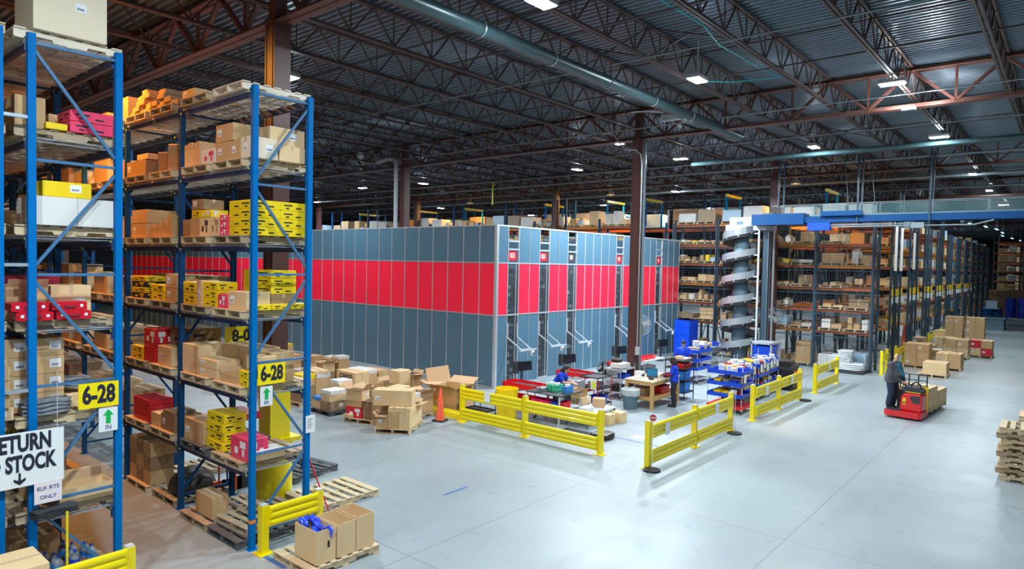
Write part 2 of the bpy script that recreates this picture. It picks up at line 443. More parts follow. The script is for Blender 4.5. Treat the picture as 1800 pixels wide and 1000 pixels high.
# big teal pipe, sprinkler mains, conduits
t = B().path([(-12, 8.95, 9.12), (22.6, 8.95, 9.12)], .15, 14).obj('drain_pipe', 'pipe_teal', None, True)
tag(t, 'thick dark teal pipe running under the roof towards the brown column', 'pipe')
for x in (9.5, 11.8, 14.1, 16.4, 18.7):
    B().path([(x, 8.95+.16*cos(a), 9.12+.16*sin(a)) for a in [i*pi/8 for i in range(16)]], .012, 6, close=True).obj('pipe_clamp', 'conduit', t)
def duct(name, label, cat, pts, r, m='conduit', n=8):
    o = B().path(pts, r, n).obj(name, m, None, True); return tag(o, label, cat)
k = 0
for x, z, r in ((13.6, 9.34, .016), (20.4, 9.33, .02), (25.0, 9.33, .02), (28.9, 9.3, .03), (31.6, 9.3, .05), (38.5, 9.3, .09), (44.0, 9.3, .06), (51.0, 9.3, .09)):
    duct('sprinkler_pipe', '%s sprinkler pipe crossing below the joists, %s away from the camera' % ('slim' if r < .06 else 'wide', ORD[k]), 'pipe', [(x, -12, z), (x, 70, z)], r, 'pipe_grey'); k += 1
o = duct('ceiling_duct', 'dark teal cable duct crossing the ceiling above the blue conveyor', 'duct', [(27.5, -11, 9.1), (27.5, 13, 9.1)], .09, 'pipe_teal')
o = duct('ceiling_duct', 'twin dark cable duct running beside the teal duct above the blue conveyor', 'duct', [(28.2, -11, 9.15), (28.2, 11, 9.15)], .07, 'pipe_teal')
o = duct('network_cable', 'bright cyan cable drooping between the roof joists', 'cable', [(9.5, 6.1, 9.62), (11.2, 5.98, 9.5), (12.0, 5.9, 9.46), (12.9, 5.92, 9.50), (14.0, 6.05, 9.42), (15.2, 6.05, 9.46), (16.3, 5.98, 9.44), (17.5, 5.9, 9.5)], .014, 'cyan_cable')
o = duct('network_cable', 'cyan cable crossing between two joists beside the bright lamp', 'cable', [(17.5, 5.9, 9.5), (16.9, 6.9, 9.4), (16.2, 7.8, 9.42)], .014, 'cyan_cable')
t = thing('junction_box', 'pale grey electrical box hung from the girder near the brown column', 'electrical box', (20.5, 10.48, 9.58))
B().bb(-.13, -.32, -.09, .13, .32, .09).obj('enclosure', 'light_grey', t)
for k2, dy in enumerate((.22, .30, .12)): B().path([(0, dy, .09), (-.02, dy+.05, .2), (-.1, dy+.5, .28), (-.3, dy+1.1, .3)], .018, 6).obj('conduit', 'conduit', t, True)
o = duct('conduit', 'thin steel conduit dropping from the roof down the brown workbench column', 'conduit', [(20.6, 13.6, 9.42), (20.6, 12.8, 9.3), (20.62, 12.3, 8.7), (20.7, 11.9, 8.66), (20.76, 11.74, 8.5), (20.78, 11.70, 8.2), (20.78, 11.70, 1.5)], .022)
B().bb(-.06, -.06, -.14, .06, .06, .14).obj('switch_box', 'light_grey', o, loc=(20.74, 11.66, 1.6))
o = duct('conduit', 'grey drain pipe strapped beside the workbench column', 'conduit', [(21.0, 11.70, 9.0), (21.0, 11.70, .3)], .05, 'pipe_grey')
o = duct('drain_pipe', 'white drain pipe bending down the column behind the grey enclosure', 'pipe', [(20.8, 26.4, 9.42), (20.75, 25.6, 9.5), (20.7, 25.0, 9.46), (20.68, 24.85, 9.3), (20.68, 24.82, 9.0), (20.68, 24.82, .2)], .10, 'light_grey', 12)

# ---- lamps
def led_proto(label, x, y):
    t = thing('high_bay_lamp', label, 'ceiling lamp', (x, y, 9.2))
    B().bb(-.30, -.17, .03, .30, .17, .10).obj('housing', 'fixture', t)
    b = B()
    for i in range(9): b.bb(-.28+i*.065, -.15, .10, -.262+i*.065, .15, .15)
    b.obj('heat_sink', 'fixture', t)
    B().bb(-.27, -.14, .012, .27, .14, .03).obj('lens', 'led', t)
    B().bar((0, 0, .13), (0, 0, 1.03), .025).obj('hanger', 'fixture', t)
    return t
LL = {0: 'bright lamp by the thick teal pipe at the top edge of the view', 1: 'big bright lamp under a joist above the open floor, left of the cyan cable end', 2: 'bright lamp by the pink-lit roof truss at upper right', 3: 'lamp beside the brown workbench column under the girder', 4: 'lamp beyond and right of the brown workbench column',
      8: 'bright lamp behind the brown column over the near racks'}
lp = led_proto(LL[0], *LED_AT[0]); lp['group'] = 'high bay lamps'
for i, (x, y) in enumerate(LED_AT[1:], 1):
    if 23 <= i <= 28: dup(lp, (x, y, 9.2), 0, 'high bay lamp out of view above the camera', 'lamps out of view')
    else: dup(lp, (x, y, 9.2), 0 if i % 2 else pi/2, LL.get(i, 'distant high bay lamp, %s in the depth of the hall' % ORD[i]), 'high bay lamps')
t0 = None
for i, (x, y) in enumerate(SODIUM_AT + WARM_AT):
    z = 9.2 if i < len(SODIUM_AT) else 8.9
    t = thing('sodium_lamp', 'orange sodium lamp above the %s, %s from the camera' % ('near rack aisle' if i < 4 else 'far rack aisle', ORD[i]), 'ceiling lamp', (x, y, z), 0, 'sodium lamps')
    B().lathe([(.10, .35), (.12, .30), (.24, .08), (.27, .03), (.255, .03), (.22, .08), (.09, .28)], n=16, cap=False).obj('reflector', 'fixture', t, True)
    B().lathe([(.02, .05), (.05, .08), (.05, .18), (.03, .24)], n=10).obj('bulb', 'sodium', t, True)
    B().bar((0, 0, .3), (0, 0, 10.25-z), .04).obj('stem', 'fixture', t)
# blue-white strip lights over far right aisle
k = 0
sp = None
for (x, y) in [(60, 6.0), (64, 5.4), (68, 5.0), (74, 5.0), (80, 5.4), (86, 5.0), (92, 4.6), (98, 4.2), (41, 1.4)]:
    if sp is None:
        sp = thing('strip_light', 'long blue-white strip light over the far right aisle, first of a row', 'strip light', (x, y, 8.2), 0, 'strip lights far right')
        B().bb(-.9, -.10, .02, .9, .10, .08).obj('housing', 'fixture', sp)
        mat('strip_led', (1, 1, 1), .5, emit=(.35, .75, 1.0), estr=4)
        B().bb(-.88, -.07, 0, .88, .07, .02).obj('tube', 'strip_led', sp)
        B().bar((-.6, 0, .08), (-.6, 0, 2.05), .02).bar((.6, 0, .08), (.6, 0, 2.05), .02).obj('hanger', 'fixture', sp)
    else: dup(sp, (x, y, 8.2), 0, 'long blue-white strip light over the far right aisle, %s of a row' % ORD[k], 'strip lights far right')
    k += 1

# ================================================================= PALLETS, CARTONS
def pallet_proto(m, label):
    t = thing('pallet', label, 'pallet'); L, Wd, H = 1.2, 1.0, .13
    for y in (-.46, 0, .46):
        # notched stringer
        poly = [(-.6, .016), (-.42, .016), (-.40, .055), (-.20, .055), (-.18, .016), (.18, .016), (.20, .055), (.40, .055), (.42, .016), (.6, .016), (.6, .112), (-.6, .112)]
        B().ext(poly, 'y', y-.019, y+.019).obj('stringer', m, t)
    b = B(); n = 7
    for i in range(n):
        w = .125 if i in (0, n-1) else .095
        x = -.6+w/2 + (1.2-w)*i/(n-1)
        b.bb(x-w/2, -.5, .1125, x+w/2, .5, .13)
    b.obj('top_boards', m, t)
    b = B()
    for x in (-.54, 0, .54): b.bb(x-.05, -.5, 0, x+.05, .5, .0155)
    b.obj('bottom_boards', m, t)
    return t
PP = {}
def pallet(x, y, z, rz, label, m='wood_pallet', sx=1.0, sy=1.0, group=None, tilt=None):
    if m not in PP:
        p = pallet_proto(m, label); PP[m] = p
        p.location = (x, y, z); p.rotation_euler[2] = rz; p.scale = (sx, sy, 1)
        if group: p['group'] = group
    else:
        p = dup(PP[m], (x, y, z), rz, label, group, (sx, sy, 1))
        p.rotation_euler[0] = 0
        if not group and 'group' in p: del p['group']
    if tilt: p.rotation_euler[0] = tilt
    return p
# carton given by min corner, size; tape and sticker are children
def carton(x, y, z, sx, sy, sz, label, m='kraft', rz=0, stick='', group=None, name='carton', cat='cardboard box', tape=True, band=None):
    b = B(); c = .006
    hx, hy = sx/2, sy/2
    b.rings([[(-hx+c, -hy+c, 0), (hx-c, -hy+c, 0), (hx-c, hy-c, 0), (-hx+c, hy-c, 0)],
             [(-hx, -hy, c), (hx, -hy, c), (hx, hy, c), (-hx, hy, c)],
             [(-hx, -hy, sz-c), (hx, -hy, sz-c), (hx, hy, sz-c), (-hx, hy, sz-c)],
             [(-hx+c, -hy+c, sz), (hx-c, -hy+c, sz), (hx-c, hy-c, sz), (-hx+c, hy-c, sz)]])
    o = b.obj(name, m, None, loc=(x+hx, y+hy, z), rz=rz); tag(o, label, cat, group)
    if tape and m.startswith('kraft'):
        t = B()
        if sx >= sy: t.bb(-hx-.001, -.025, sz, hx+.001, .025, sz+.0015); t.bb(-hx-.0015, -.025, sz*.75, -hx, .025, sz); t.bb(hx, -.025, sz*.75, hx+.0015, .025, sz)
        else: t.bb(-.025, -hy-.001, sz, .025, hy+.001, sz+.0015); t.bb(-.025, -hy-.0015, sz*.75, .025, -hy, sz); t.bb(-.025, hy, sz*.75, .025, hy+.0015, sz)
        t.obj('packing_tape', 'tape', o)
    for s in stick:   # stickers: w = -x face, s = -y face, t = top
        w = min(.13, (sy if s == 'w' else sx)*.35); h = min(.11, sz*.5)
        if s == 'w': B().bb(-hx-.002, hy-.06-w if sy > .3 else -w/2, sz*.35, -hx-.0005, hy-.06 if sy > .3 else w/2, sz*.35+h).obj('shipping_label', 'paper', o); B().bb(-hx-.003, (hy-.06-w if sy > .3 else -w/2)+w*.15, sz*.35+h*.2, -hx-.002, (hy-.06-w if sy > .3 else -w/2)+w*.8, sz*.35+h*.45).obj('barcode', 'barcode_grey', o)
        if s == 's': B().bb(hx*.1, -hy-.002, sz*.35, hx*.1+w, -hy-.0005, sz*.35+h).obj('shipping_label', 'paper', o); B().bb(hx*.1+w*.15, -hy-.003, sz*.35+h*.2, hx*.1+w*.8, -hy-.002, sz*.35+h*.45).obj('barcode', 'barcode_grey', o)
        if s == 't': B().bb(-.1, -.07, sz+.0016, .06, .05, sz+.003).obj('shipping_label', 'paper', o)
    if band:
        b = B(); 
        q_ = .16 if band == 'ink' else .3
        for (u0, u1, w0) in ((-.75, -.1, .55), (.15, .55, .25), (-.6, -.35, .2)):
            b.bb(-hx-.002, hy*u0, sz*w0, -hx-.0005, hy*u1, sz*(w0+q_)); b.bb(hx*u0, -hy-.002, sz*w0, hx*u1, -hy-.0005, sz*(w0+q_))
        b.obj('printed_mark', band, o)
    return o
def open_carton(x, y, z, sx, sy, sz, label, m='kraft', rz=0, flaps='nsew', flap_up=25, fl=None, group=None, thick=.008):
    t = thing('open_carton', label, 'cardboard box', (x+sx/2, y+sy/2, z), rz, group)
    hx, hy, k = sx/2, sy/2, thick
    b = B().bb(-hx, -hy, 0, hx, hy, k); b.bb(-hx, -hy, k, -hx+k, hy, sz); b.bb(hx-k, -hy, k, hx, hy, sz); b.bb(-hx+k, -hy, k, hx-k, -hy+k, sz); b.bb(-hx+k, hy-k, k, hx-k, hy, sz)
    b.obj('box_body', m, t)
    fx = fl or sy*.45; a = radians(flap_up); c, s = cos(a), sin(a)
    if 's' in flaps: B().bar((0, -hy+.004, sz), (0, -hy-fx*c, sz+fx*s), sx-.02, .006).obj('flap', 'kraft_in', t)
    if 'n' in flaps: B().bar((0, hy-.004, sz), (0, hy+fx*c, sz+fx*s), sx-.02, .006).obj('flap', 'kraft_in', t)
    if 'w' in flaps: B().bar((-hx+.004, 0, sz), (-hx-fx*c, 0, sz+fx*s), sy-.02, .006).obj('flap', 'kraft_in', t)
    if 'e' in flaps: B().bar((hx-.004, 0, sz), (hx+fx*c, 0, sz+fx*s), sy-.02, .006).obj('flap', 'kraft_in', t)
    return t

# ================================================================= RACKS
LV = [1.22, 2.42, 3.63, 4.82, 6.03, 7.22]
def rack(name_label, x0, ys, h, levels, mp, mb, pw=.085, depth=1.05, loc=(0, 0), front_low=True, brace_m=None, deck='wire', detail=True, slots_at=(), beam_h=.11, hs=None, spacer=False):
    t = thing('pallet_rack', name_label, 'pallet rack', (x0, ys[0], 0))
    brace_m = brace_m or mp
    zb = [.25, 1.50, 2.95, 4.34, 5.75, 7.16] if detail else [.25, 1.8, 3.4, 5.0, 6.6]
    for i, yy in enumerate(ys):
        y = yy - ys[0]; hh = hs[i] if hs else h
        fr = bpy.data.objects.new('upright_frame', None); COL.objects.link(fr); fr.parent = t; fr.location = (0, y, 0)
        for k, px in enumerate((0, depth-pw)):
            b = B()
            # C-section post
            b.bb(px, -pw/2, .01, px+pw, -pw/2+.006, hh); b.bb(px, -pw/2+.006, .01, px+.006, pw/2, hh); b.bb(px+pw-.006, -pw/2+.006, .01, px+pw, pw/2, hh)
            if i in slots_at:
                z = .12
                while z < hh-.06:
                    for q in (.018, .058): b.bb(px-.0008, -pw/2+q-.006, z, px, -pw/2+q+.004, z+.022, 1)
                    z += .05
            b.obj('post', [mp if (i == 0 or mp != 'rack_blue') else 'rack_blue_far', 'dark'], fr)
            B().bb(px-.03, -.075, 0, px+pw+.03, .075, .01).obj('foot_plate', mp, fr)
        zz = [z for z in zb if z < hh-.1]
        if hh > 7.8: zz += [7.9] if hh > 8.1 else []
        b1 = B(); up = front_low
        X0, X1 = pw, depth-pw
        for z in zz: b1.bar((X0, 0, z), (X1, 0, z), .035, .035)
        if len(zz):
            for k2 in range(len(zz)-1, 0, -1):
                za, zc = zz[k2]-.10, zz[k2-1]+.12
                if up: b1.bar((X1, 0, za), (X0, 0, zc), .04, .035)
                else: b1.bar((X0, 0, za), (X1, 0, zc), .04, .035)
                up = not up
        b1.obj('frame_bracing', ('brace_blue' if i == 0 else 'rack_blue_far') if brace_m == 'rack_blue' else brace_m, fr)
    for i in range(len(ys)-1):
        ya, yb = ys[i]-ys[0]+pw/2, ys[i+1]-ys[0]-pw/2
        for lv in levels:
            for px in (pw/2-.02, depth-pw/2-.03):
                b = B().bb(px, ya, lv-beam_h, px+.05, yb, lv)
                if detail:
                    for e, s in ((ya, 1), (yb, -1)): b.bb(px-.035, min(e, e+s*.02), lv-beam_h-.05, px+.0, max(e, e+s*.02), lv+.01); 
                    b.bb(px-.0365, ya+.005, lv-.055, px-.0355+.001, ya+.05, lv-.03, 1); b.bb(px-.0365, yb-.05, lv-.10, px-.0355+.001, yb-.005, lv-.075, 1)
                    b.bb(px-.001, ya, lv-.035, px, yb, lv-.03, 2)
                b.obj('beam', [mb if isinstance(mb, str) else mb[(i+int(lv*3)) % len(mb)], 'lime_tag', 'dark'], t)
            b = B(); zc = lv + .004
            if deck == 'wire':
                n = int((yb-ya)/.05)
                for j in range(n+1): y = ya + (yb-ya)*j/n; b.bb(.02, y-.0025, zc-.003, depth-.02, y+.0025, zc); b.bb(.008, y-.011, zc-.045, .016, y+.011, zc); b.bb(.008, y-.006, zc-.004, .03, y+.006, zc)
                for j in range(11): x = .022 + (depth-.044)*j/10; b.bb(x-.0025, ya, zc-.006, x+.0025, yb, zc-.003)
                for j in range(6): y = ya+.15+(yb-ya-.3)*j/5; b.bb(.06, y-.025, zc-.04, depth-.06, y+.025, zc-.03, 1)
                b.obj('wire_deck', ['wire', 'rack_galv'], t)
            elif deck == 'slats':
                for j in range(6): y = ya+.1+(yb-ya-.2)*j/5; b.bb(0.05, y-.05, zc-.03, depth-.05, y+.05, zc-.003)
                b.obj('deck_slats', 'wire_dark', t)
    if spacer:
        for z in (2.92, 4.46, 6.25): B().bar((-.24, 0, z), (0, 0, z), .06, .04).obj('row_spacer', 'rack_galv', t)
    return t
YS = [9.76, 12.29, 14.80, 17.33, 19.86, 22.39, 24.92, 27.45, 29.98, 32.5]
rack('blue rack right of the near aisle, end frame carrying a yellow 6-28 sign', 5.27, YS, 7.27, LV, 'rack_blue', 'rack_navy', slots_at=(0, 1))
rack('blue rack at the left edge, its end frame above the return to stock sign', 2.38, YS[:6], 7.27, LV, 'rack_blue', 'rack_navy', front_low=False, slots_at=(0,), spacer=True)
rack('blue rack mostly outside the left edge, backing onto the rack with the return sign', 1.09, YS[:4], 7.27, LV, 'rack_blue', 'rack_navy', front_low=True)
for xx in (5.27, 5.27+.965, 2.38, 2.38+.965):
    o = B().bb(-.002, -.046, .42, .087, -.0435, .475).bb(-.0025, -.046, .42, -.0005, .04, .475).obj('floor_level_tape', 'orange_tape', None, loc=(xx, 9.76, 0))
    tag(o, 'orange tape wrapped on the %s post of the %s near rack frame' % ('aisle' if xx in (5.27, 2.38+.965) else 'outer', 'right' if xx > 5 else 'left'), 'tape')
# far caged rack facing the camera, long row
FY = [6.84 + 2.43*i for i in range(5)]
FLV = [1.76, 2.76, 3.76, 4.80, 5.80, 6.85]
rack('long dark teal rack with orange beams behind the spiral conveyor', 33.2, FY, 7.1, FLV, 'rack_teal', ('beam_orange', 'beam_orange', 'beam_amber', 'beam_orange'), detail=False, deck='slats', pw=.1, beam_h=.13)
FY2 = [FY[-1] + 2.43*i for i in range(1, 15)]
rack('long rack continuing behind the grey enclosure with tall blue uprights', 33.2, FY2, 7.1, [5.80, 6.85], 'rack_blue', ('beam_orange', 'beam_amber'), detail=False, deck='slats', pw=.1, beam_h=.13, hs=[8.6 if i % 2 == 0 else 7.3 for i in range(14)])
for i, y in enumerate([9.24, 14.2, 18.99, 21.6, 26.28, 33.6, 38.5, 45.8]):
    o = B().bb(0, -.05, 8.36, 2.0, .05, 8.5).bb(0, -.04, 6.9, .09, .04, 8.36, 1).bb(1.91, -.04, 6.9, 2.0, .04, 8.36, 1).obj('aisle_tie', ['yellow', 'rack_blue'], None, loc=(34.3, y, 0))
    tag(o, 'yellow tie beam on blue uprights bridging the far rack tops, %s from the right' % ORD[i], 'tie beam')
rowx = []
x = 36.9; k = 0
while x < 88:
    for dx in (0, 1.35):
        rack('dark teal rack row ending at the far right aisle, %s row from the spiral conveyor' % ORD[k+1], x+dx, FY[:3] if x < 60 else FY[:2], 7.25 + (1.3 if k in (1, 4, 7) else 0), FLV, 'rack_teal', ('beam_orange', 'beam_amber'), detail=False, deck='slats', pw=.1, beam_h=.13)
        rowx.append(x+dx); k += 1
    x += 4.7
rack('second long rack standing behind the first far row with pale wrapped loads on top', 36.9, [14.15+2.43*i for i in range(14)], 7.25, [5.8, 6.85], 'rack_blue', 'beam_orange', detail=False, deck=None, pw=.1, beam_h=.13, hs=[8.6 if i % 2 else 7.25 for i in range(14)])
for i, x in enumerate((90, 96, 102, 108, 114)):
    rack('shadowy rack in the dark far right corner, %s from the aisle' % ORD[i], x, [2.0, 4.4, 6.8], 9.0 if i < 2 else 8.5, FLV+[8.0], 'dark', 'beam_orange', detail=False, deck=None, pw=.1, beam_h=.13)
MB_ = B(); MM_ = ['kraft', 'kraft_light', 'kraft_dark', 'box_white', 'wood_pallet', 'wrap_blue', 'box_red', 'box_yellow']
# ================================================================= GOODS ON THE NEAR RIGHT RACK
PZ = .137   # goods sit this far above the deck
def zl(i): return LV[i] + .005
LN = ['lowest', 'second', 'third', 'fourth', 'fifth', 'top']
def R(y0, y1, z0, z1, label, m='kraft', x=5.27, d=.4, stick='', band=None, n='carton', cat='cardboard box', rz=0, group=None):
    return carton(x, y0, z0, d, y1-y0, z1-z0, label+', right rack', m, rz, stick, group, n, cat, band=band)
# pallets: two per bay and level
for bi, (ya, yb) in enumerate(zip(YS[:-1], YS[1:])):
    if bi > 4: break
    for li in range(6):
        for s in (0, 1):
            y = ya + (.66 if s == 0 else 1.83)
            if bi == 0 and li == 5 and s == 1: continue
            mm = 'wood_pallet' if (bi+li+s) % 3 else 'wood_old'
            if bi == 0 and s == 0 and li == 5: mm = 'wood_pale'
            if bi == 0 and li == 0 and s == 1: mm = 'wood_grey'
            pallet(5.80, y, zl(li), 0, '%s pallet, %s shelf of near right rack, %s from its sign end' % ('dark grey' if mm == 'wood_grey' else 'worn' if mm == 'wood_old' else 'white-edged' if mm == 'wood_pale' else 'tan', LN[li], ORD[bi*2+s]), mm, sx=1.0, sy=1.0)
zt = [z+PZ for z in LV]
# top level
pallet(5.80, 11.62, zl(5), 0, 'tan pallet under a small box, top shelf of near right rack', 'wood_old')
R(11.72, 12.2, zt[5], zt[5]+.17, 'small brown box on the top shelf, alone on its pallet', 'kraft', stick='w')
for k, (a, c, h) in enumerate([(13.70, 13.95, .42), (13.95, 14.20, .52), (14.20, 14.42, .46), (14.42, 14.60, .26)]):
    for j in range(int(h/.1)):
        R(a+.01*(j % 2), c-.005, zt[5]+j*.1, zt[5]+j*.1+.096, 'flat narrow carton in the stepped heap, column %d row %d,' % (k+1, j+1), 'kraft', x=5.30+.03*((j+k) % 3), d=.75)
for k, (a, c, h) in enumerate([(12.45, 12.75, .18), (12.75, 13.05, .28), (13.05, 13.35, .38), (13.35, 13.60, .2)]):
    for j in range(int(h/.095)):
        R(a, c-.01, zt[5]+j*.095, zt[5]+j*.095+.09, 'flat narrow carton in the lower heap, column %d row %d, top shelf' % (k+1, j+1), 'kraft_dark', x=5.30+.03*((j+k) % 2), d=.8)
# level 5 (z 6.03)
z = zt[4]
R(10.46, 10.92, z, z+.31, 'lower carton with a white sticker, left of the tall front pair', 'kraft', stick='w', d=.42)
R(10.36, 10.93, z+.312, z+.60, 'upper carton with a yellow spot resting over the front pair', 'kraft', stick='w', d=.5)
R(10.12, 10.45, z, z+.30, 'lower carton with a white sticker, middle of the front row', 'kraft', stick='w', d=.4)
R(9.815, 10.10, z, z+.33, 'long pale carton at the frame end, upper shelf', 'kraft_pale', stick='ws', d=.47)
carton(5.76, 9.80, z, .46, .55, .26, 'tan carton behind the long pale one, upper shelf, near right rack', 'kraft_light')
carton(5.62, 9.85, z+.335-.07, .62, .5, .28, 'tan carton with yellow spot resting on top at the frame end, near right rack', 'kraft_light', stick='s')
R(10.96, 11.46, z, z+.24, 'white and red product box', 'box_white', d=.4, band='box_pink', n='product_box', cat='product box')
for j in range(4):
    R(11.52+j*.145, 11.52+j*.145+.14, z, z+.42-.03*(j % 2), 'tall upright packet, %s in the row' % ORD[j], 'kraft_light', d=.5, n='upright_packet', cat='packet')
R(10.97, 11.42, z+.25, z+.52, 'carton above the white and red box', 'kraft', x=5.5, d=.5)
R(13.78, 14.72, z, z+.30, 'long dark grey-brown carton', 'kraft_dark', d=.6, stick='w')
R(13.70, 14.2, z+.305, z+.41, 'flat pale carton lying on the long dark one', 'kraft_light', d=.4)
o = B().lathe([(.27, 0), (.28, .02), (.28, .50), (.26, .52)], n=6).obj('fibre_drum', 'kraft', loc=(5.62, 12.95, z)); tag(o, 'six-sided kraft drum beside the frame, fifth shelf of near right rack', 'drum')
o = B().lathe([(.2, 0), (.21, .02), (.21, .40), (.2, .42)], n=6).obj('fibre_drum', 'kraft_dark', loc=(5.58, 13.46, z)); tag(o, 'smaller dark six-sided drum, fifth shelf of near right rack', 'drum')
# level 4 (z 4.82)
z = zt[3]
for j in range(4):
    for i2 in range(2):
        R(9.815, 10.04+.5, z+j*.14, z+j*.14+.137, 'yellow printed box, row %d column %d of the yellow wall,' % (j+1, i2+1), 'box_yellow', x=5.31+i2*.485, d=.48, band='ink', n='product_box', cat='product box')
for j in range(3): R(10.55, 10.78, z+j*.115, z+j*.115+.112, 'pink product box, %s from the bottom, beside the yellow wall' % ORD[j], 'box_pink', d=.4, band='white', n='product_box', cat='product box')
R(10.80, 11.14, z, z+.31, 'reddish kraft carton with a dark emblem', 'kraft_light', stick='', band='kraft_dark', d=.4)
R(11.16, 11.50, z, z+.31, 'tan carton with a small dark mark', 'kraft_light', band='dark', d=.4)
R(11.52, 11.85, z, z+.31, 'orange-lit carton left of the tan one', 'kraft', d=.4)
R(11.10, 11.48, z+.315, z+.44, 'yellow and white product box on the tan carton', 'box_yellow', d=.3, band='white', n='product_box', cat='product box')
R(11.52, 11.80, z+.315, z+.45, 'yellow product box on the orange-lit carton', 'box_yellow', d=.3, band='ink', n='product_box', cat='product box')
R(11.35, 11.80, z+.455, z+.63, 'grey-brown carton crowning the yellow boxes', 'kraft_dark', d=.35, stick='w')
R(11.88, 12.15, z, z+.29, 'dark carton by the middle post', 'kraft_dark', d=.4)
R(13.72, 14.45, z, z+.27, 'lower big carton of the pair', 'kraft', d=.55, stick='w')
R(13.72, 14.45, z+.275, z+.54, 'upper big carton of the pair', 'kraft', d=.55)
for j, (a, c, h) in enumerate([(13.35, 13.6, .13), (13.1, 13.33, .15), (12.85, 13.08, .2), (12.6, 12.83, .3)]):
    R(a, c, z, z+h, 'small carton in the stepped group, %s,' % ORD[j], 'kraft', d=.3); R(a+.02, c-.03, z+h+.002, z+h+.1, 'tiny carton on top of the stepped group, %s,' % ORD[j], 'kraft', d=.2)
# level 3 (z 3.63)
z = zt[2]
for j in range(2): R(11.66, 12.12, z+j*.20, z+j*.20+.19, 'yellow product box by the middle post, %s,' % ('lower', 'upper')[j], 'box_yellow', d=.4, band='ink', n='product_box', cat='product box')
R(11.40, 11.62, z, z+.43, 'narrow upright tan carton', 'kraft_light', d=.3, stick='w')
for j in range(3): R(10.86, 11.36, z+j*.14, z+j*.14+.135, 'yellow and black product box, %s of three,' % ORD[j], 'box_yellow', d=.35, band='ink', n='product_box', cat='product box')
for j in range(3): R(9.95, 10.84, z+.25+j*.13, z+.25+j*.13+.125, 'long yellow and black box in the upper pile, %s,' % ORD[j], 'box_yellow', x=5.72, d=.45, band='ink', n='product_box', cat='product box')
R(9.95, 10.84, z, z+.245, 'dark carton under the long yellow pile', 'kraft_dark', x=5.72, d=.45)
R(10.56, 10.83, z, z+.23, 'small red and white product box', 'box_pink', d=.3, band='white', n='product_box', cat='product box')
R(9.93, 10.52, z, z+.29, 'tan carton with sticker above the flat yellow cases', 'kraft_light', x=5.29, d=.40, stick='w')
for j in range(3): carton(5.34+j*.33, 9.82, z, .31, .2, .09, 'flat yellow case on the fourth beam of the right rack end, %s,' % ORD[j], 'box_yellow', band='ink', name='product_box', cat='product box')
for j in range(4): R(13.78, 14.42, z+j*.11, z+j*.11+.105, 'black and yellow power-tool box, %s in the pile' % ORD[j], 'box_yellow' if j % 2 else 'black', d=.4, band='box_yellow' if j % 2 == 0 else 'ink', n='product_box', cat='product box')
for j in range(2): R(12.95, 13.50, z+j*.15, z+j*.15+.145, 'yellow box beside the power-tool pile, %s,' % ('lower', 'upper')[j], 'box_yellow', d=.3, band='ink', n='product_box', cat='product box')
for j in range(2): R(12.40, 12.86, z+j*.25, z+j*.25+.245, 'kraft carton with a dark mark, %s of two,' % ('lower', 'upper')[j], 'kraft', d=.35, stick='w')
for j in range(5):
    R(12.5+.46*j, 12.5+.46*j+.44, z, z+.23, 'wrapped dark carton at the back, %s lower,' % ORD[j], 'kraft_dark', x=5.82, d=.45, stick='w')
    R(12.5+.46*j, 12.5+.46*j+.44, z+.235, z+.47, 'wrapped dark carton at the back, %s upper,' % ORD[j], 'kraft_dark', x=5.82, d=.45, stick='w')
# level 2 (z 2.42)
z = zt[1]
R(11.55, 12.14, z, z+.50, 'big kraft carton with grey streaks by the middle post', 'kraft_light', d=.55)
R(11.0, 11.53, z, z+.52, 'big kraft carton second from the middle post', 'kraft', x=5.70, d=.45)
R(10.42, 10.98, z, z+.52, 'big kraft carton third from the middle post', 'kraft', x=5.72, d=.45)
R(9.88, 10.40, z, z+.50, 'big kraft carton nearest the sign', 'kraft', x=5.70, d=.4)
for j in range(2): R(10.86, 11.5, z+j*.155, z+j*.155+.15, 'long flat carton with sticker, %s of two,' % ('lower', 'upper')[j], 'kraft_light', d=.42, stick='w')
open_carton(5.29, 10.15, z, .42, .62, .13, 'low open carton with raised flaps on the second shelf, near right rack', 'kraft', flaps='nse', flap_up=40, fl=.22)
for j in range(2): R(9.84, 10.10, z+j*.13, z+j*.13+.125, 'small yellow product box beside the sign, %s,' % ('lower', 'upper')[j], 'box_yellow', d=.3, band='ink', n='product_box', cat='product box')
carton(5.40, 9.82, z+.27, .35, .3, .20, 'tan carton peeking above the yellow sign, near right rack', 'kraft_light')
R(13.35, 13.84, z, z+.31, 'dark red drum-like lower carton', 'box_red', d=.42, n='product_box', cat='product box')
R(13.30, 13.84, z+.315, z+.64, 'red and white upper carton with large letters', 'box_red', d=.4, band='white', n='product_box', cat='product box')
R(12.62, 13.2, z, z+.36, 'tan carton beside the red pair', 'kraft_light', d=.5, stick='w')
R(12.4, 13.2, z+.365, z+.70, 'dark carton with bold marks at the back', 'kraft_dark', x=5.5, d=.6, band='ink')
for j in range(2): R(13.9, 14.45, z+j*.13, z+j*.13+.125, 'small yellow product box left of the red pair, %s,' % ('lower', 'upper')[j], 'box_yellow', d=.3, band='ink', n='product_box', cat='product box')
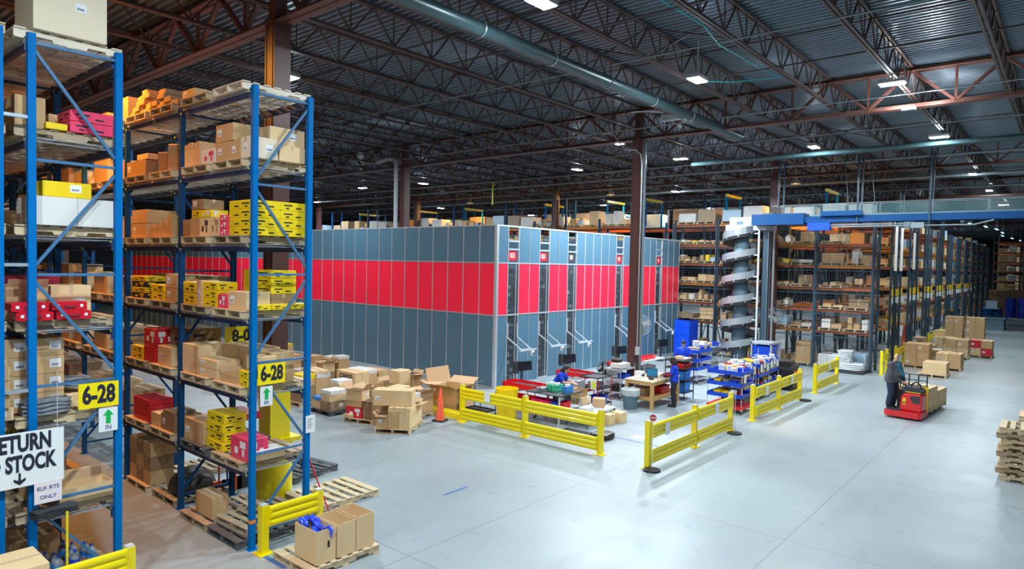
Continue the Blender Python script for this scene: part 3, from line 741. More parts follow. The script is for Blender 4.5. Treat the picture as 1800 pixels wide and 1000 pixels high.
# level 1 (z 1.22)
z = zt[0]
for j in range(4): R(10.70, 11.28, z+j*.155, z+j*.155+.15, 'yellow and black product box, %s from the bottom of the tall pile,' % ORD[j], 'box_yellow', x=5.30+.02*(j % 2), d=.40, band='ink', n='product_box', cat='product box')
R(11.32, 12.06, z, z+.38, 'broad tan carton left of the yellow pile', 'kraft', d=.5, stick='w')
R(11.0, 11.7, z+.385, z+.50, 'flat red product box', 'box_red', x=5.75, d=.4, n='product_box', cat='product box')
R(9.86, 10.40, z, z+.36, 'red and white heater box', 'box_pink', x=5.29, d=.35, band='white', n='product_box', cat='product box')
carton(5.40, 9.82, z, .52, .30, .13, 'long flat grey carton behind the bracing, near right rack', 'kraft_light')
carton(5.38, 9.82, z+.132, .50, .28, .03, 'flat white board lying on the grey carton, near right rack', 'box_white', tape=False)
for j in range(4): R(13.58, 14.35, z+j*.11, z+j*.11+.107, 'red product box, %s from the bottom of the red pile,' % ORD[j], 'box_red', d=.45, n='product_box', cat='product box')
R(13.10, 13.5, z, z+.25, 'small tan carton by the red pile', 'kraft_light', d=.3)
R(12.45, 13.05, z, z+.30, 'dark brown carton lowest shelf', 'kraft_dark', d=.5, stick='w')
R(12.5, 12.95, z+.305, z+.38, 'flat dark carton above the dark brown one', 'kraft_dark', d=.4)
# farther bays, generic loads
rnd = random.Random(3)
for bi in range(2, 5):
    for li in range(6):
        for s in (0, 1):
            y = YS[bi] + (.22 if s == 0 else 1.38)
            if bi >= 2: MB_.bb(5.4, y, zt[li], 6.15, y+.8, zt[li]+rnd.uniform(.3, .6), rnd.choice([0, 0, 2, 1])); continue
            m = rnd.choice(['kraft', 'kraft_dark', 'kraft', 'kraft_light']) ; h = rnd.uniform(.3, .75)
            if li == 3: h = min(h, .45)
            w = rnd.uniform(.6, .9)
            R(y, y+w, zt[li], zt[li]+h, '%s carton, %s shelf, %s load deep in the aisle,' % ({'kraft': 'brown', 'kraft_dark': 'dark', 'kraft_light': 'pale', 'box_red': 'red', 'box_yellow': 'yellow'}[m], LN[li], ORD[bi*2+s]), m, x=5.4, d=.75)
# floor level under the right rack
pallet(5.72, 11.40, 0, 0, 'pallet on the floor under a lone brown carton in the near right rack', 'wood_old')
carton(5.28, 11.0, .132, .28, .62, .38, 'brown wrapped carton standing on a floor pallet in the near right rack', 'kraft')
pallet(5.72, 10.36, 0, 0, 'empty floor pallet at the foot of the right rack end post', 'wood_grey')
pallet(5.90, 10.42, .132, .05, 'loose old pallet lying skewed on the grey floor pallet', 'wood_old')
pallet(5.78, 12.88, 0, 0, 'worn pallet under the black wrapped bundle', 'wood_old', sx=.9)
pallet(5.80, 14.05, 0, 0, 'pallet under the brown shrink-wrapped cartons', 'wood_pallet')
for a in range(3):
    for c in range(3):
        for q in range(2 if c == 2 else 1):
            carton(5.28+q*.45, 13.55+a*.34, .132+c*.275, .44, .33, .272, 'brown carton in the floor stack in the second bay, column %d row %d %s side' % (a+1, c+1, ('aisle', 'inner')[q]), 'kraft_dark' if (a+c) % 2 else 'kraft')
o = B().rings([[(5.78+.02*sin(a*3)+rr*cos(a)*.44, 12.88+rr*sin(a)*.40, zz) for a in [i*pi/9 for i in range(18)]] for rr, zz in ((.98, .134), (1.02, .22), (.9, .36), (.6, .47), (.25, .55))]).obj('wrapped_bundle', 'wrap_dark', None, True)
tag(o, 'black plastic wrapped bundle bulging on a floor pallet between rack posts', 'wrapped bundle')
# ---- left rack goods
def Lc(x0, x1, z0, z1, label, m='kraft', y=9.815, d=.5, stick='', band=None, n='carton', cat='cardboard box', tape=True):
    return carton(x0, y, z0, x1-x0, d, z1-z0, label+' left rack', m, 0, stick, None, n, cat, tape, band)
for bi in range(3):
    for li in range(6):
        for s in (0, 1):
            y = YS[bi] + (.62 if s == 0 else 1.80)
            mm = 'wood_pale' if li == 5 and bi == 0 and s == 0 else 'wood_pallet' if (bi+li+s) % 2 else 'wood_old'
            pallet(2.88, y, zl(li), 0, '%s pallet on the %s shelf of the left rack, %s pallet from its sign end' % ('white' if mm == 'wood_pale' else 'tan' if mm == 'wood_pallet' else 'worn', LN[li], ORD[bi*2+s]), mm)
            if bi < 2: pallet(1.60, y, zl(li), 0, 'pallet at left edge, %s shelf of the outer rack, %s from its end' % (LN[li], ORD[bi*2+s]), 'wood_pallet')
z = zt[5]; o = Lc(2.46, 3.27, z, z+.95, 'large pale carton with a white sticker standing on the top shelf', 'kraft_pale', y=9.815, d=.8, stick='s')
B().bar((.41, 0, .945), (.66, 0, .86), .7, .008).obj('flap', 'kraft_in', o)
z = zt[4]
Lc(2.30, 2.62, z, z+.38, 'brown carton half hidden by the post, fifth shelf', 'kraft', y=9.95); carton(1.75, 9.85, z, .36, .5, .36, 'brown carton at the left edge on the outer rack, fifth shelf', 'kraft')
for j in range(2): Lc(2.86, 3.36, z+j*.145, z+j*.145+.14, 'pink product box with dark print, %s,' % ('lower', 'upper')[j], 'box_pink', y=9.85, d=.5, band='ink', n='product_box', cat='product box')
Lc(2.80, 3.3, z, z+.30, 'brown carton behind the pink boxes', 'kraft', y=10.5, d=.45)
Lc(2.60, 2.83, z, z+.08, 'flat yellow case beside the pink boxes', 'box_yellow', y=9.85, d=.3)
z = zt[3]
Lc(2.45, 2.93, z, z+.36, 'white carton, left of the white pair', 'box_white', y=9.815, d=.7)
Lc(2.935, 3.38, z, z+.36, 'white carton, right of the white pair', 'box_white', y=9.815, d=.7)
Lc(2.56, 3.10, z+.365, z+.56, 'yellow product box with a white sticker on the white cartons', 'box_yellow', y=9.85, d=.4, stick='s', n='product_box', cat='product box')
carton(2.02-.6, 9.85, z, .62, .6, .28, 'dark red carton at the left edge on the outer rack, fourth shelf', 'box_red'); carton(1.5, 9.85, z+.285, .58, .4, .18, 'yellow box on the dark red carton at the left edge', 'box_yellow')
z = zt[2]
def hardcase(x, y, z, label):
    t = thing('tool_case', label, 'tool case', (x, y, z))
    b = B(); w, h, d = .195, .055, .3
    b.ext([(-w, .012), (-w+.03, 0), (w-.03, 0), (w, .012), (w, h), (-w, h)], 'y', 0, d); b.obj('case_bottom', 'case_red', t)
    B().ext([(-w, h+.003), (w, h+.003), (w, .098), (w-.03, .112), (-w+.03, .112), (-w, .098)], 'y', 0, d).obj('case_lid', 'case_red', t)
    B().path([(-.06, 0, .05), (-.055, -.025, .05), (.055, -.025, .05), (.06, 0, .05)], .008, 6).obj('handle', 'dark', t)
    B().bb(-.15, -.006, .04, -.115, 0, .075).bb(.115, -.006, .04, .15, 0, .075).obj('latch', 'white', t)
for i2, (x, k2) in enumerate([(2.42, 0), (2.42, 1), (2.84, 0), (2.84, 1)]):
    hardcase(x + (.05 if k2 == 0 else 0), 9.80, z+k2*.115, 'red plastic tool case on the left rack, %s %s' % ('left' if i2 < 2 else 'right', ('bottom', 'top')[k2]))
open_carton(2.25, 10.15, z, .45, .55, .40, 'open brown carton holding more red cases, behind the tool cases on the left rack', 'kraft', flaps='s', flap_up=60, fl=.12)
Lc(2.2, 3.0, z+.42, z+.53, 'long pink carton laid across the open carton', 'box_pink', y=10.75, d=.35)
carton(2.72, 10.12, z, .46, .5, .42, 'tan carton with a sticker behind the red tool cases, left rack', 'kraft_light', stick='s')
z = zt[1]
for j in range(4): Lc(2.50, 2.86, z+.235*j+.02, z+.235*j+.252, 'brown carton with grey sticker, %s from the bottom of the right column,' % ORD[j], 'kraft', y=10.1, d=.45, stick='s')
for j in range(4): Lc(2.12, 2.48, z+.235*j+.02, z+.235*j+.252, 'brown carton with grey sticker, %s from the bottom of the left column,' % ORD[j], 'kraft', y=10.1, d=.45, stick='s')
def bagpile(x, y, z, w, d, h, label, m='wrap_grey', seed=1):
    rr = random.Random(seed); b = B(); K_ = 1.25 if w > .4 else 1.06
    for i in range(4):
        zz = z + h*(i+.5)/4; N = 14
        ring = []
        for s_, dz in ((.86, -.5), (1, -.25), (1, .25), (.86, .5)):
            ring.append([(x+w/2*s_*(1+.05*sin(3*a+i+seed))*max(-1, min(1, K_*cos(a))), y+d/2*s_*(1+.05*cos(4*a+i))*max(-1, min(1, K_*sin(a))), zz+dz*h/4*.95+.01*sin(5*a+i)) for a in [2*pi*k/N for k in range(N)]])
        b.rings(ring)
    o = b.obj('plastic_bags', m, None, True); return tag(o, label, 'bags')
bagpile(2.62, 9.98, z-.135+PZ, .52, .3, .2, 'grey plastic bags piled flat behind the left 6-28 sign')
bagpile(3.05, 10.35, z+.25, .4, .35, .13, 'dark plastic sacks on a pale board, second shelf of the left rack', seed=2)
carton(2.9, 10.15, z, .4, .45, .18, 'pale carton under the dark sacks, left rack', 'kraft_light')
carton(1.80, 9.82, z, .45, .4, .16, 'low tan carton at the left edge above the return sign', 'kraft_light', stick='s')
for j in range(3): carton(1.80, 9.78, z+.165+j*.165, .40, .35, .16, 'tan carton stacked at the left edge, %s up' % ORD[j], 'kraft', stick='s')
z = zt[0]
for j in range(6): Lc(2.55-.03*(j % 2), 3.02, z+.45+j*.075, z+.45+j*.075+.07, 'flat yellow and black box, %s in the pile behind the return sign,' % ORD[j], 'box_yellow' if j % 2 == 0 else 'kraft_dark', y=10.9, d=.5, band='ink', n='product_box', cat='product box')
Lc(2.5, 3.1, z, z+.445, 'dark carton under the yellow and black pile', 'kraft_dark', y=10.85, d=.55)
open_carton(2.74, 9.85, z, .62, .38, .2, 'pale open carton with paper inside, lowest shelf of the left rack', 'kraft_light', flaps='n', flap_up=70, fl=.14)
carton(2.50, 10.28, z, .5, .4, .26, 'brown carton behind the pale open carton, left rack', 'kraft')
bagpile(2.62, 9.60, z, .5, .2, .09, 'grey mesh gloves draped by the paper sign on the left rack', 'dark', 4)
# other deep loads, left rack
for bi in range(1, 3):
    for li in range(6):
        for s in (0, 1):
            y = YS[bi] + (.22 if s == 0 else 1.38)
            if bi >= 2: MB_.bb(2.5, y, zt[li], 3.25, y+.8, zt[li]+rnd.uniform(.2, .5), rnd.choice([0, 0, 2, 1])); continue
            m = rnd.choice(['kraft', 'kraft_dark', 'kraft', 'kraft_light', 'box_red']); h = rnd.uniform(.25, .7)
            if li in (2, 4): h = .25
            carton(2.5, y, zt[li], .75, .8, h, '%s carton, %s shelf of the left rack, %s load from its sign end' % ({'kraft': 'brown', 'kraft_dark': 'dark', 'kraft_light': 'pale', 'box_red': 'red'}[m], LN[li], ORD[bi*2+s]), m)
# floor of left rack
for k2, (jx, jy) in enumerate([(2.52, 9.95), (2.72, 9.95), (2.92, 10.0), (3.12, 10.05), (2.62, 10.2), (2.95, 10.28)]):
    t = thing('bottle_pack', 'shrink-wrapped pack of blue and white jugs at the foot of the left rack, %s' % ORD[k2], 'jugs', (jx, jy, .50), .1*k2)
    t.scale = (.72, .9, .62)
    for q in range(2):
        B().lathe([(.07, 0), (.075, .02), (.075, .20), (.05, .25), (.022, .27), (.022, .30)], (q*.0-.0, (q-.5)*.15, 0), 12).obj('jug', 'wrap_grey', t, True)
        B().lathe([(.0765, .05), (.0765, .15)], (0, (q-.5)*.15, 0), 12, cap=False).obj('jug_label', ('box_blue', 'bin_lightblue')[k2 % 2], t, True)
        B().lathe([(.024, .30), (.024, .33)], (0, (q-.5)*.15, 0), 10).obj('cap', 'box_blue', t)
carton(2.42, 9.86, .13, .9, .62, .365, 'low wide carton carrying the jug packs at the foot of the left rack', 'kraft_dark')
pallet(2.9, 10.25, 0, 0, 'floor pallet under the jug packs in the left rack', 'wood_pallet')
carton(2.45, 10.95, .0, .6, .6, .62, 'brown carton standing on the floor inside the left rack', 'kraft')
carton(1.50, 8.62, 0, .80, .62, 1.16, 'big tan carton at the bottom left corner before the rack', 'kraft_light')
# pallets and stacks on the aisle floor beyond
pallet(4.1+.0, 19.5, 0, .2, 'lone empty pallet far down the near aisle', 'wood_old')
for j in range(4): carton(4.9-.3, 20.5, .0+j*.2, .5, .6, .195, 'dark red carton in the low stack far down the aisle, %s' % ORD[j], 'box_red')
# ---- signs on the near racks
def sign(name, label, cat, x0, x1, z0, z1, y, m, th=.006, ry=0):
    t = thing(name, label, cat, ((x0+x1)/2, y, (z0+z1)/2)); w, h = (x1-x0)/2, (z1-z0)/2
    B().bb(-w, -th/2, -h, w, th/2, h).obj('plate', m, t); t.rotation_euler[1] = ry; return t
fr = (pi/2, 0, 0)
for x0, x1, lab in ((5.365, 5.835, 'right'), (2.905, 3.375, 'left')):
    t = sign('aisle_sign', 'yellow 6-28 aisle number sign on the %s near rack frame' % lab, 'sign', x0, x1, 2.60, 2.93, 9.70, 'sign_yellow')
    text('6-28', t, (0, -.005, 0), .32, 'ink', fr, sx=.66, bold=.012)
for x0, x1, z0, z1, lab in ((5.40, 5.61, 2.26, 2.575, 'right'), (3.135, 3.36, 2.27, 2.585, 'left')):
    t = sign('direction_sign', 'white sign with a green up arrow and IN below the %s 6-28 sign' % lab, 'sign', x0, x1, z0, z1, 9.69, 'sign_white')
    b = B().ext([(-.028, -.05), (.028, -.05), (.028, .06), (.062, .06), (0, .135), (-.062, .06), (-.028, .06)], 'y', -.008, -.003); b.obj('arrow', 'green', t)
    text('IN', t, (0, -.005, -.105), .085, 'ink_blue', fr, sx=.9)
t = sign('notice_sheet', 'white printed sheet taped to the outer post of the right near rack', 'notice', 6.225, 6.40, 1.69, 1.98, 9.70, 'paper')
b = B(); [b.bb(-.06, -.004, .08-.03*i, .05-.02*(i % 3), -.0032, .088-.03*i) for i in range(6)]; b.obj('printed_lines', 'dark', t)
t = sign('hanging_sign', 'large white RETURN TO STOCK sign with a down arrow at lower left', 'sign', 1.86, 2.72, 1.775, 2.44, 9.62, 'sign_white')
t.rotation_euler[1] = 0
text('RETURN', t, (-.02, -.005, .19), .28, 'ink', fr, sx=.60, bold=.011); text('TO STOCK', t, (-.05, -.005, -.055), .27, 'ink', fr, sx=.58, bold=.011)
B().ext([(-.012, -.16), (.012, -.16), (.012, -.25), (.06, -.225), (.06, -.255), (0, -.305), (-.06, -.255), (-.06, -.225), (-.012, -.25)], 'y', -.008, -.003).obj('arrow', 'ink', t, loc=(-.03, 0, 0))
B().bar((.36, 0, .33), (.36, 0, 1.05), .006).bar((-.36, 0, .33), (-.36, 0, 1.05), .006).obj('hanging_wire', 'wire', t)
t = sign('paper_sign', 'small pinkish ELK RTS ONLY paper below the return to stock sign', 'sign', 2.405, 2.695, 1.52, 1.79, 9.61, 'pink_paper')
text('ELK RTS', t, (0, -.005, .05), .066, 'ink_blue', fr); text('ONLY', t, (0, -.005, -.06), .066, 'ink_blue', fr)
# ================================================================= GUARD RAILS
WPROF = [(0, 0), (.035, .03), (.035, .085), (.0, .13), (0, .175), (.035, .22), (.035, .275), (0, .305)]
def guard_rail(label, x, y, rz, posts, rails, paper=(), h=1.08, cat='guard rail'):
    """posts: offsets along local x; rails: z of the lower edge of each rail; the ribbed face looks to local -y"""
    t = thing('guard_rail', label, cat, (x, y, 0), rz)
    for p in posts:
        B().bb(p-.06, -.06, .015, p+.06, .06, h).obj('post', 'yellow', t); B().bb(p-.05, -.05, h, p+.05, .05, h+.02).obj('post_cap', 'post_cap', t)
        B().bb(p-.12, -.12, 0, p+.12, .12, .015).obj('base_plate', 'yellow', t)
    for a, c in zip(posts, posts[1:]):
        for z in rails:
            prof = []
            N = 15
            for i in range(N+1):
                u = i/N; prof.append((-.075-.03*abs(sin(u*pi*3))**.6 if 0 < i < N else -.075, z+.33*u))
            prof += [(-.062, z+.33), (-.062, z)]
            B().ext(prof, 'x', a+.055, c-.055).obj('rail', 'yellow', t, True)
            for q in (a+.07, c-.07): B().bb(q-.012, -.115, z+.07, q+.012, -.07, z+.10).bb(q-.012, -.115, z+.22, q+.012, -.07, z+.25).obj('bolt', 'yellow', t)
    for p, z in paper: B().bb(p-.11, -.118, z, p+.11, -.112, z+.28).obj('notice_sheet', 'paper', t)
    return t
# along y, face to -x  => rotate so that local x -> -y world, local -y -> -x world : rz=-90deg
guard_rail('yellow double guard rail beside the open floor, running towards the orange cone', 13.66, 13.31, -pi/2, [0, 2.33, 4.69], [.10, .68], [(1.06, .74)])
guard_rail('yellow double guard rail on the right of the entrance gap, nearest of the right run', 13.50, 7.25, 0, [0, 2.42, 4.75], [.10, .68], [(.72, .66), (3.55, .72)])
guard_rail('yellow double guard rail before the blue tray carts, middle of the right run', 19.95, 7.25, 0, [0, 2.3, 4.5], [.10, .68], [(.9, .66), (3.3, .72)])
guard_rail('single-bay yellow guard rail farthest along the right run by the black machine', 26.1, 7.2, 0, [0, 2.95], [.10, .68], [(1.5, .74)])
guard_rail('low yellow guard rail protecting the right near rack end', 5.36, 9.49, 0, [0, .98], [.42], h=.76)
guard_rail('low yellow guard rail at the bottom left protecting the left rack end', 2.05, 9.40, 0, [0, 1.35], [.44], h=.76)
o = B().path([(2.71, 9.46, .4), (2.71, 9.46, 1.40)], .014, 8).obj('yellow_rod', 'yellow'); tag(o, 'thin yellow rod standing behind the bottom left guard rail', 'rod')
o = B().bb(13.75, 13.42, 0, 14.1, 15.2, .16).obj('floor_stop', 'yellow'); o.rotation_euler[2] = 0; tag(o, 'low yellow floor stop between the cone and the guard rail', 'floor stop')
def stanchion(x, y, label, sgn=False, h=1.15):
    t = thing('sign_stand' if sgn else 'barrier_stand', label, 'stand', (x, y, 0))
    B().lathe([(.19, 0), (.20, .015), (.19, .04), (.05, .055), (.02, .06)], n=24).obj('base', 'black', t, True); B().tube((0, 0, .05), (0, 0, h), .008, 8).obj('pole', 'wire', t)
    if sgn:
        s = bpy.data.objects.new('sign_disc', B().rings([[(.085*cos(a), yy, .085*sin(a)) for a in [i*pi/12 for i in range(24)]] for yy in (-.004, .004)]).mesh('sign_disc', 'bin_red')); COL.objects.link(s); s.parent = t; s.location = (0, 0, h+.05); s.rotation_euler[2] = -.85
        b = B().bb(-.055, -.007, -.014, .055, -.004, .014); r = [[((r0)*cos(a), yy, r0*sin(a)) for a in [i*pi/12 for i in range(24)]] for r0, yy in ((.085, -.0045), (.085, -.006), (.073, -.006), (.073, -.0045))]
        b.rings(r, cap=False); b.obj('white_bar', 'white', s)
    return t
stanchion(13.38, 7.08, 'round red no-entry sign on a thin pole by the entrance gap', True)
stanchion(18.0, 7.02, 'thin pole on a round black base, end of the nearest right guard rail')
stanchion(24.3, 7.0, 'thin pole on a round black base, end of the middle right guard rail')
# ================================================================= CONE, FLOOR PALLETS, LOOSE CARTONS
t = thing('traffic_cone', 'orange traffic cone with black base beside the guard rail', 'traffic cone', (13.3, 13.85, 0), .3)
B().ext([(-.19, -.15), (-.15, -.19), (.15, -.19), (.19, -.15), (.19, .15), (.15, .19), (-.15, .19), (-.19, .15)], 'z', 0, .035).obj('base', 'rubber', t)
B().lathe([(.135, .035), (.13, .06), (.03, .93), (.024, .95)], n=24).obj('cone_body', 'cone_orange', t, True)
# flat pallet right of the near rack + pallet with three open cartons
pallet(7.53, 10.80, 0, .0, 'empty light pallet lying on the floor behind the near guard rail', 'wood_pallet', sx=1.15, sy=1.12)
pallet(5.98, 8.70, 0, 0, 'light pallet on the floor carrying three tall open cartons', 'wood_pallet', sx=1.05, sy=1.0)
for x0, lab in ((5.50, 'nearest of three, holding blue plastic'), (5.86, 'middle of three'), (6.21, 'last of three')):
    t = open_carton(x0, 8.26, .132, .33, .57, .50+.02*(x0 > 6.2), 'tall open kraft carton on the floor pallet, '+lab, 'kraft_light', flaps='')
    if x0 < 5.6:
        B().bb(.02, -.2875, .22, .06, -.286, .32).obj('printed_mark', 'ink', t)
        rr = random.Random(2); b = B()
        for q in range(16):
            a, c = rr.uniform(-.12, .12), rr.uniform(-.2, .22)
            b.path([(a, c, .40), (a+.05*rr.uniform(-1, 1), c+.06, .50+rr.uniform(0, .05)), (a+.07*rr.uniform(-1, 1), c-.03, .47)], [.02, .035, .01], 6)
        b.path([(.02, -.2, .47), (.05, -.28, .52), (.07, -.31, .47), (.06, -.31, .36)], [.02, .03, .03, .008], 6)
        o = b.obj('plastic_film', 'film_blue' if 'film_blue' in MATS else mat('film_blue', (.03, .08, .75), .25).name, None, True); o.location = t.location
        tag(o, 'crumpled blue plastic film spilling from the nearest tall open carton', 'plastic film')
pallet(7.95, 12.55, 0, .15, 'dark pallet lying behind the yellow column guard', 'wood_grey')
pallet(6.95, 14.2, 0, 0, 'pallet behind the right near rack, hidden by the goods', 'wood_old')
# broom
t = thing('push_broom', 'red push broom leaning behind the near guard rail', 'broom', (6.75, 9.75, 0), .4)
B().bb(-.28, -.05, .13, .28, .05, .17).obj('broom_block', 'box_red', t)
B().ext([(-.29, .13), (.29, .13), (.33, .02), (-.33, .02)], 'y', -.055, .055).obj('bristles', 'sleeve_red', t)
B().path([(0, 0, .17), (.25, .75, 1.35)], .013, 8).obj('handle', 'box_red', t)
for k2, (bx, c, m) in enumerate([(6.15, .05, 'cone_orange'), (6.32, .1, 'box_blue'), (6.48, .0, 'cone_orange'), (6.62, .05, 'lime_tag')]):
    t = thing('long_tool', '%s-handled broom or shovel upright beside the column guard, %s' % (('orange', 'blue', 'orange', 'lime')[k2], ORD[k2]), 'tool', (bx, 12.55, 0))
    B().tube((0, 0, .05), (.02, c, 1.5), .018, 8, 0).obj('handle', m, t); B().bb(-.12, -.03, 0, .12, .03, .25).obj('tool_head', m if k2 != 3 else 'dark', t)
# ---------------- floor pallets of mixed cartons in front of the grey enclosure side
def pile(x, y, cols, label, pm='wood_pallet', seed=0, skip_pallet=False, rz=0):
    """cols: (dx,dy,sx,sy,[heights/materials])"""
    jr = random.Random(int(x*100+y*10))
    if not skip_pallet: pallet(x, y, 0, rz, 'pallet under the %s' % label, pm)
    for k2, (dx, dy, sx, sy, lays) in enumerate(cols):
        z = .132
        for q, (h, m, st) in enumerate(lays):
            ax, ay = dx+sx/2, dy+sy/2; jz = jr.uniform(-.05, .05)*(1+q)
            o_ = carton(x+ax*cos(rz)-ay*sin(rz)-sx/2, y+ax*sin(rz)+ay*cos(rz)-sy/2, z, sx, sy, h, '%s %s, %s, spot %d layer %d' % ({'kraft': 'brown', 'kraft_light': 'tan', 'kraft_dark': 'dark brown', 'box_red': 'red', 'box_white': 'white', 'box_yellow': 'yellow', 'wood_old': 'wooden', 'bin_lightblue': 'light blue', 'box_pink': 'pink'}[m], 'product box' if m.startswith('box_') else 'carton', label, k2+1, q+1), m, rz=rz+jz, stick=st, band='white' if m in ('box_red',) else None, name='product_box' if m.startswith('box_') else 'carton', cat='product box' if m.startswith('box_') else 'cardboard box')
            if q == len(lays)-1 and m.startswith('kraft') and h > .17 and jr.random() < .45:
                B().bb(-sx/2+.012, -sy/2+.012, h+.0016, sx/2-.012, sy/2-.012, h+.003).obj('box_opening', 'kraft_shadow', o_)  # dark plate over the closed top paints the shade inside an open carton
                for s_ in (-1, 1):
                    an = jr.uniform(.1, 1.3); fl = sy*.42
                    B().bar((0, s_*sy/2, h), (0, s_*(sy/2+fl*cos(an)), h+fl*sin(an)), sx-.02, .005).obj('flap', 'kraft_in', o_)
                    an = jr.uniform(.0, 1.0); fl = sx*.3
                    B().bar((s_*sx/2, 0, h), (s_*(sx/2+fl*cos(an)), 0, h+fl*sin(an)), sy-.02, .005).obj('flap', 'kraft_in', o_)
            z += h+.002
K, KL, KD = 'kraft', 'kraft_light', 'kraft_dark'
pile(11.88, 13.98, [(-.56, -.48, .55, .30, [(.44, KL, ''), (.13, KL, '')]), (-.56, -.17, .55, .30, [(.44, K, ''), (.13, KL, 't')]), (-.56, .15, .45, .32, [(.34, K, 'w')]), (.02, -.48, .52, .44, [(.52, KL, 's'), ]), (.02, -.02, .5, .48, [(.5, K, ''), ])], 'front stack beside the open floor', rz=.55)
carton(11.66-.21, 13.92-.53, .132+.58, .40, 1.06, .42, 'long tan carton lying on top of the front floor stack', 'kraft_light', rz=.60, stick='w')
carton(12.0, 13.85, .132+.53, .35, .7, .2, 'tan carton behind the long one on the front floor stack', 'kraft')
pallet(13.1, 14.98, 0, .1, 'pallet behind the front stack carrying taped cartons', 'wood_pallet')
pile(13.1, 14.98, [(-.45, -.5, .4, .4, [(.45, KL, 's'), (.18, 'box_white', '')]), (0.0, -.5, .5, .4, [(.35, K, ''), (.25, KD, '')]), (-.45, .0, .5, .45, [(.5, K, ''), (.25, KL, '')]), (.1, .0, .45, .45, [(.40, KL, '')])], 'second stack behind the front one', skip_pallet=True, rz=.1)
pile(12.0, 15.42, [(-.55, -.45, .45, .30, [(.52, KD, ''), ]), (-.55, -.12, .35, .55, [(.32, 'box_red', ''), (.16, K, ''), (.30, KL, 's')]), (-.05, -.1, .5, .5, [(.72, K, 't')]), (.1, -.45, .4, .32, [(.62, KL, 't')])], 'stack holding a red product box', rz=.30)
carton(11.30, 15.42, .132, .3, .28, .10, 'small tan carton at the pallet corner by the red product box', 'kraft_light', stick='t')
open_carton(14.2, 14.35, 0, 1.05, .95, .72, 'huge open brown carton with raised flaps against the grey enclosure', 'kraft', rz=.25, flaps='nsew', flap_up=22, fl=.42)
o = B().bar((14.2, 15.35, .72), (14.2, 15.5, 1.22), 1.0, .01).obj('cardboard_sheet', 'kraft_in'); o.location = (.55, 0.05, 0); tag(o, 'upright cardboard panel standing behind the huge open carton', 'cardboard')
pile(11.95, 16.95, [(-.55, -.45, .55, .5, [(.28, KD, 's'), (.2, KL, 't'), (.12, 'box_white', '')]), (-.55, .1, .4, .38, [(.24, KL, ''), (.1, 'bin_lightblue', '')]), (.05, -.45, .5, .4, [(.40, K, ''), (.18, KL, '')]), (.05, .0, .5, .45, [(.45, KD, ''), (.22, KL, 's'), (.1, 'box_white', '')])], 'low messy stack third from the cone', 'wood_grey')
pile(14.0, 16.4, [(-.5, -.45, .5, .45, [(.6, K, 't'), (.42, KL, '')]), (.05, -.45, .45, .5, [(.85, K, 't')]), (-.5, .05, .5, .4, [(.6, KL, '')])], 'stack against the enclosure with a lone upper box')
pile(13.9, 18.0, [(-.5, -.5, .5, .9, [(.75, K, 't'), (.12, 'box_white', '')]), (.05, -.45, .45, .9, [(.6, KL, 't'), (.2, K, '')])], 'tall stack fourth along the enclosure')
# carton with big letters
pile(12.0, 18.6, [(-.55, -.48, .5, .6, [(.5, KD, ''), (.2, K, 't'), (.16, 'box_yellow', '')]), (-.55, .16, .4, .3, [(.4, K, ''), (.3, KL, 't')]), (.0, -.48, .5, .95, [(.7, K, 't'), (.12, 'box_white', 't'), (.1, KL, '')])], 'heaped stack with a yellow box')
cb = carton(12.9, 17.35, .0, .55, .98, 1.0, 'brown carton marked GB050 between the floor stacks', 'kraft_light')
text('GB050', cb, (-.279, .0, .82), .25, 'ink', (pi/2, 0, -pi/2), sx=1.0, bold=.006)
for k2, (xx, yy, n) in enumerate([(11.9, 20.4, 5), (13.9, 20.2, 6), (12.1, 22.2, 5), (14.2, 22.3, 5), (12.0, 24.0, 4), (14.2, 24.4, 5)]):
    rr = random.Random(k2+5); cols = []
    for (dx, dy) in ((-.55, -.48), (.05, -.48), (-.55, .02), (.05, .02)):
        lays = [(rr.uniform(.2, .35), rr.choice([K, KD, KL, K]), rr.choice(['', 't', 'w'])) for _ in range(rr.choice([1, 2, 3]))]
        if rr.random() < .4: lays.append((.1, rr.choice(['box_white', 'box_yellow', KL]), ''))
        cols.append((dx, dy, rr.uniform(.42, .52), rr.uniform(.4, .46), lays))
    if k2 < 2: pile(xx, yy, cols, '%s floor stack beyond the near right rack' % ORD[k2], ('wood_pallet', 'wood_old', 'wood_grey')[k2 % 3])
    else:
        pallet(xx, yy, 0, 0, 'pallet under loose cartons beyond the near right rack, %s one' % ORD[k2])
        for dx, dy, sx, sy, lays in cols:
            z = .132
            for h, m, st in lays: MB_.bb(xx+dx, yy+dy, z, xx+dx+sx, yy+dy+sy, z+h, MM_.index(m)); z += h+.002
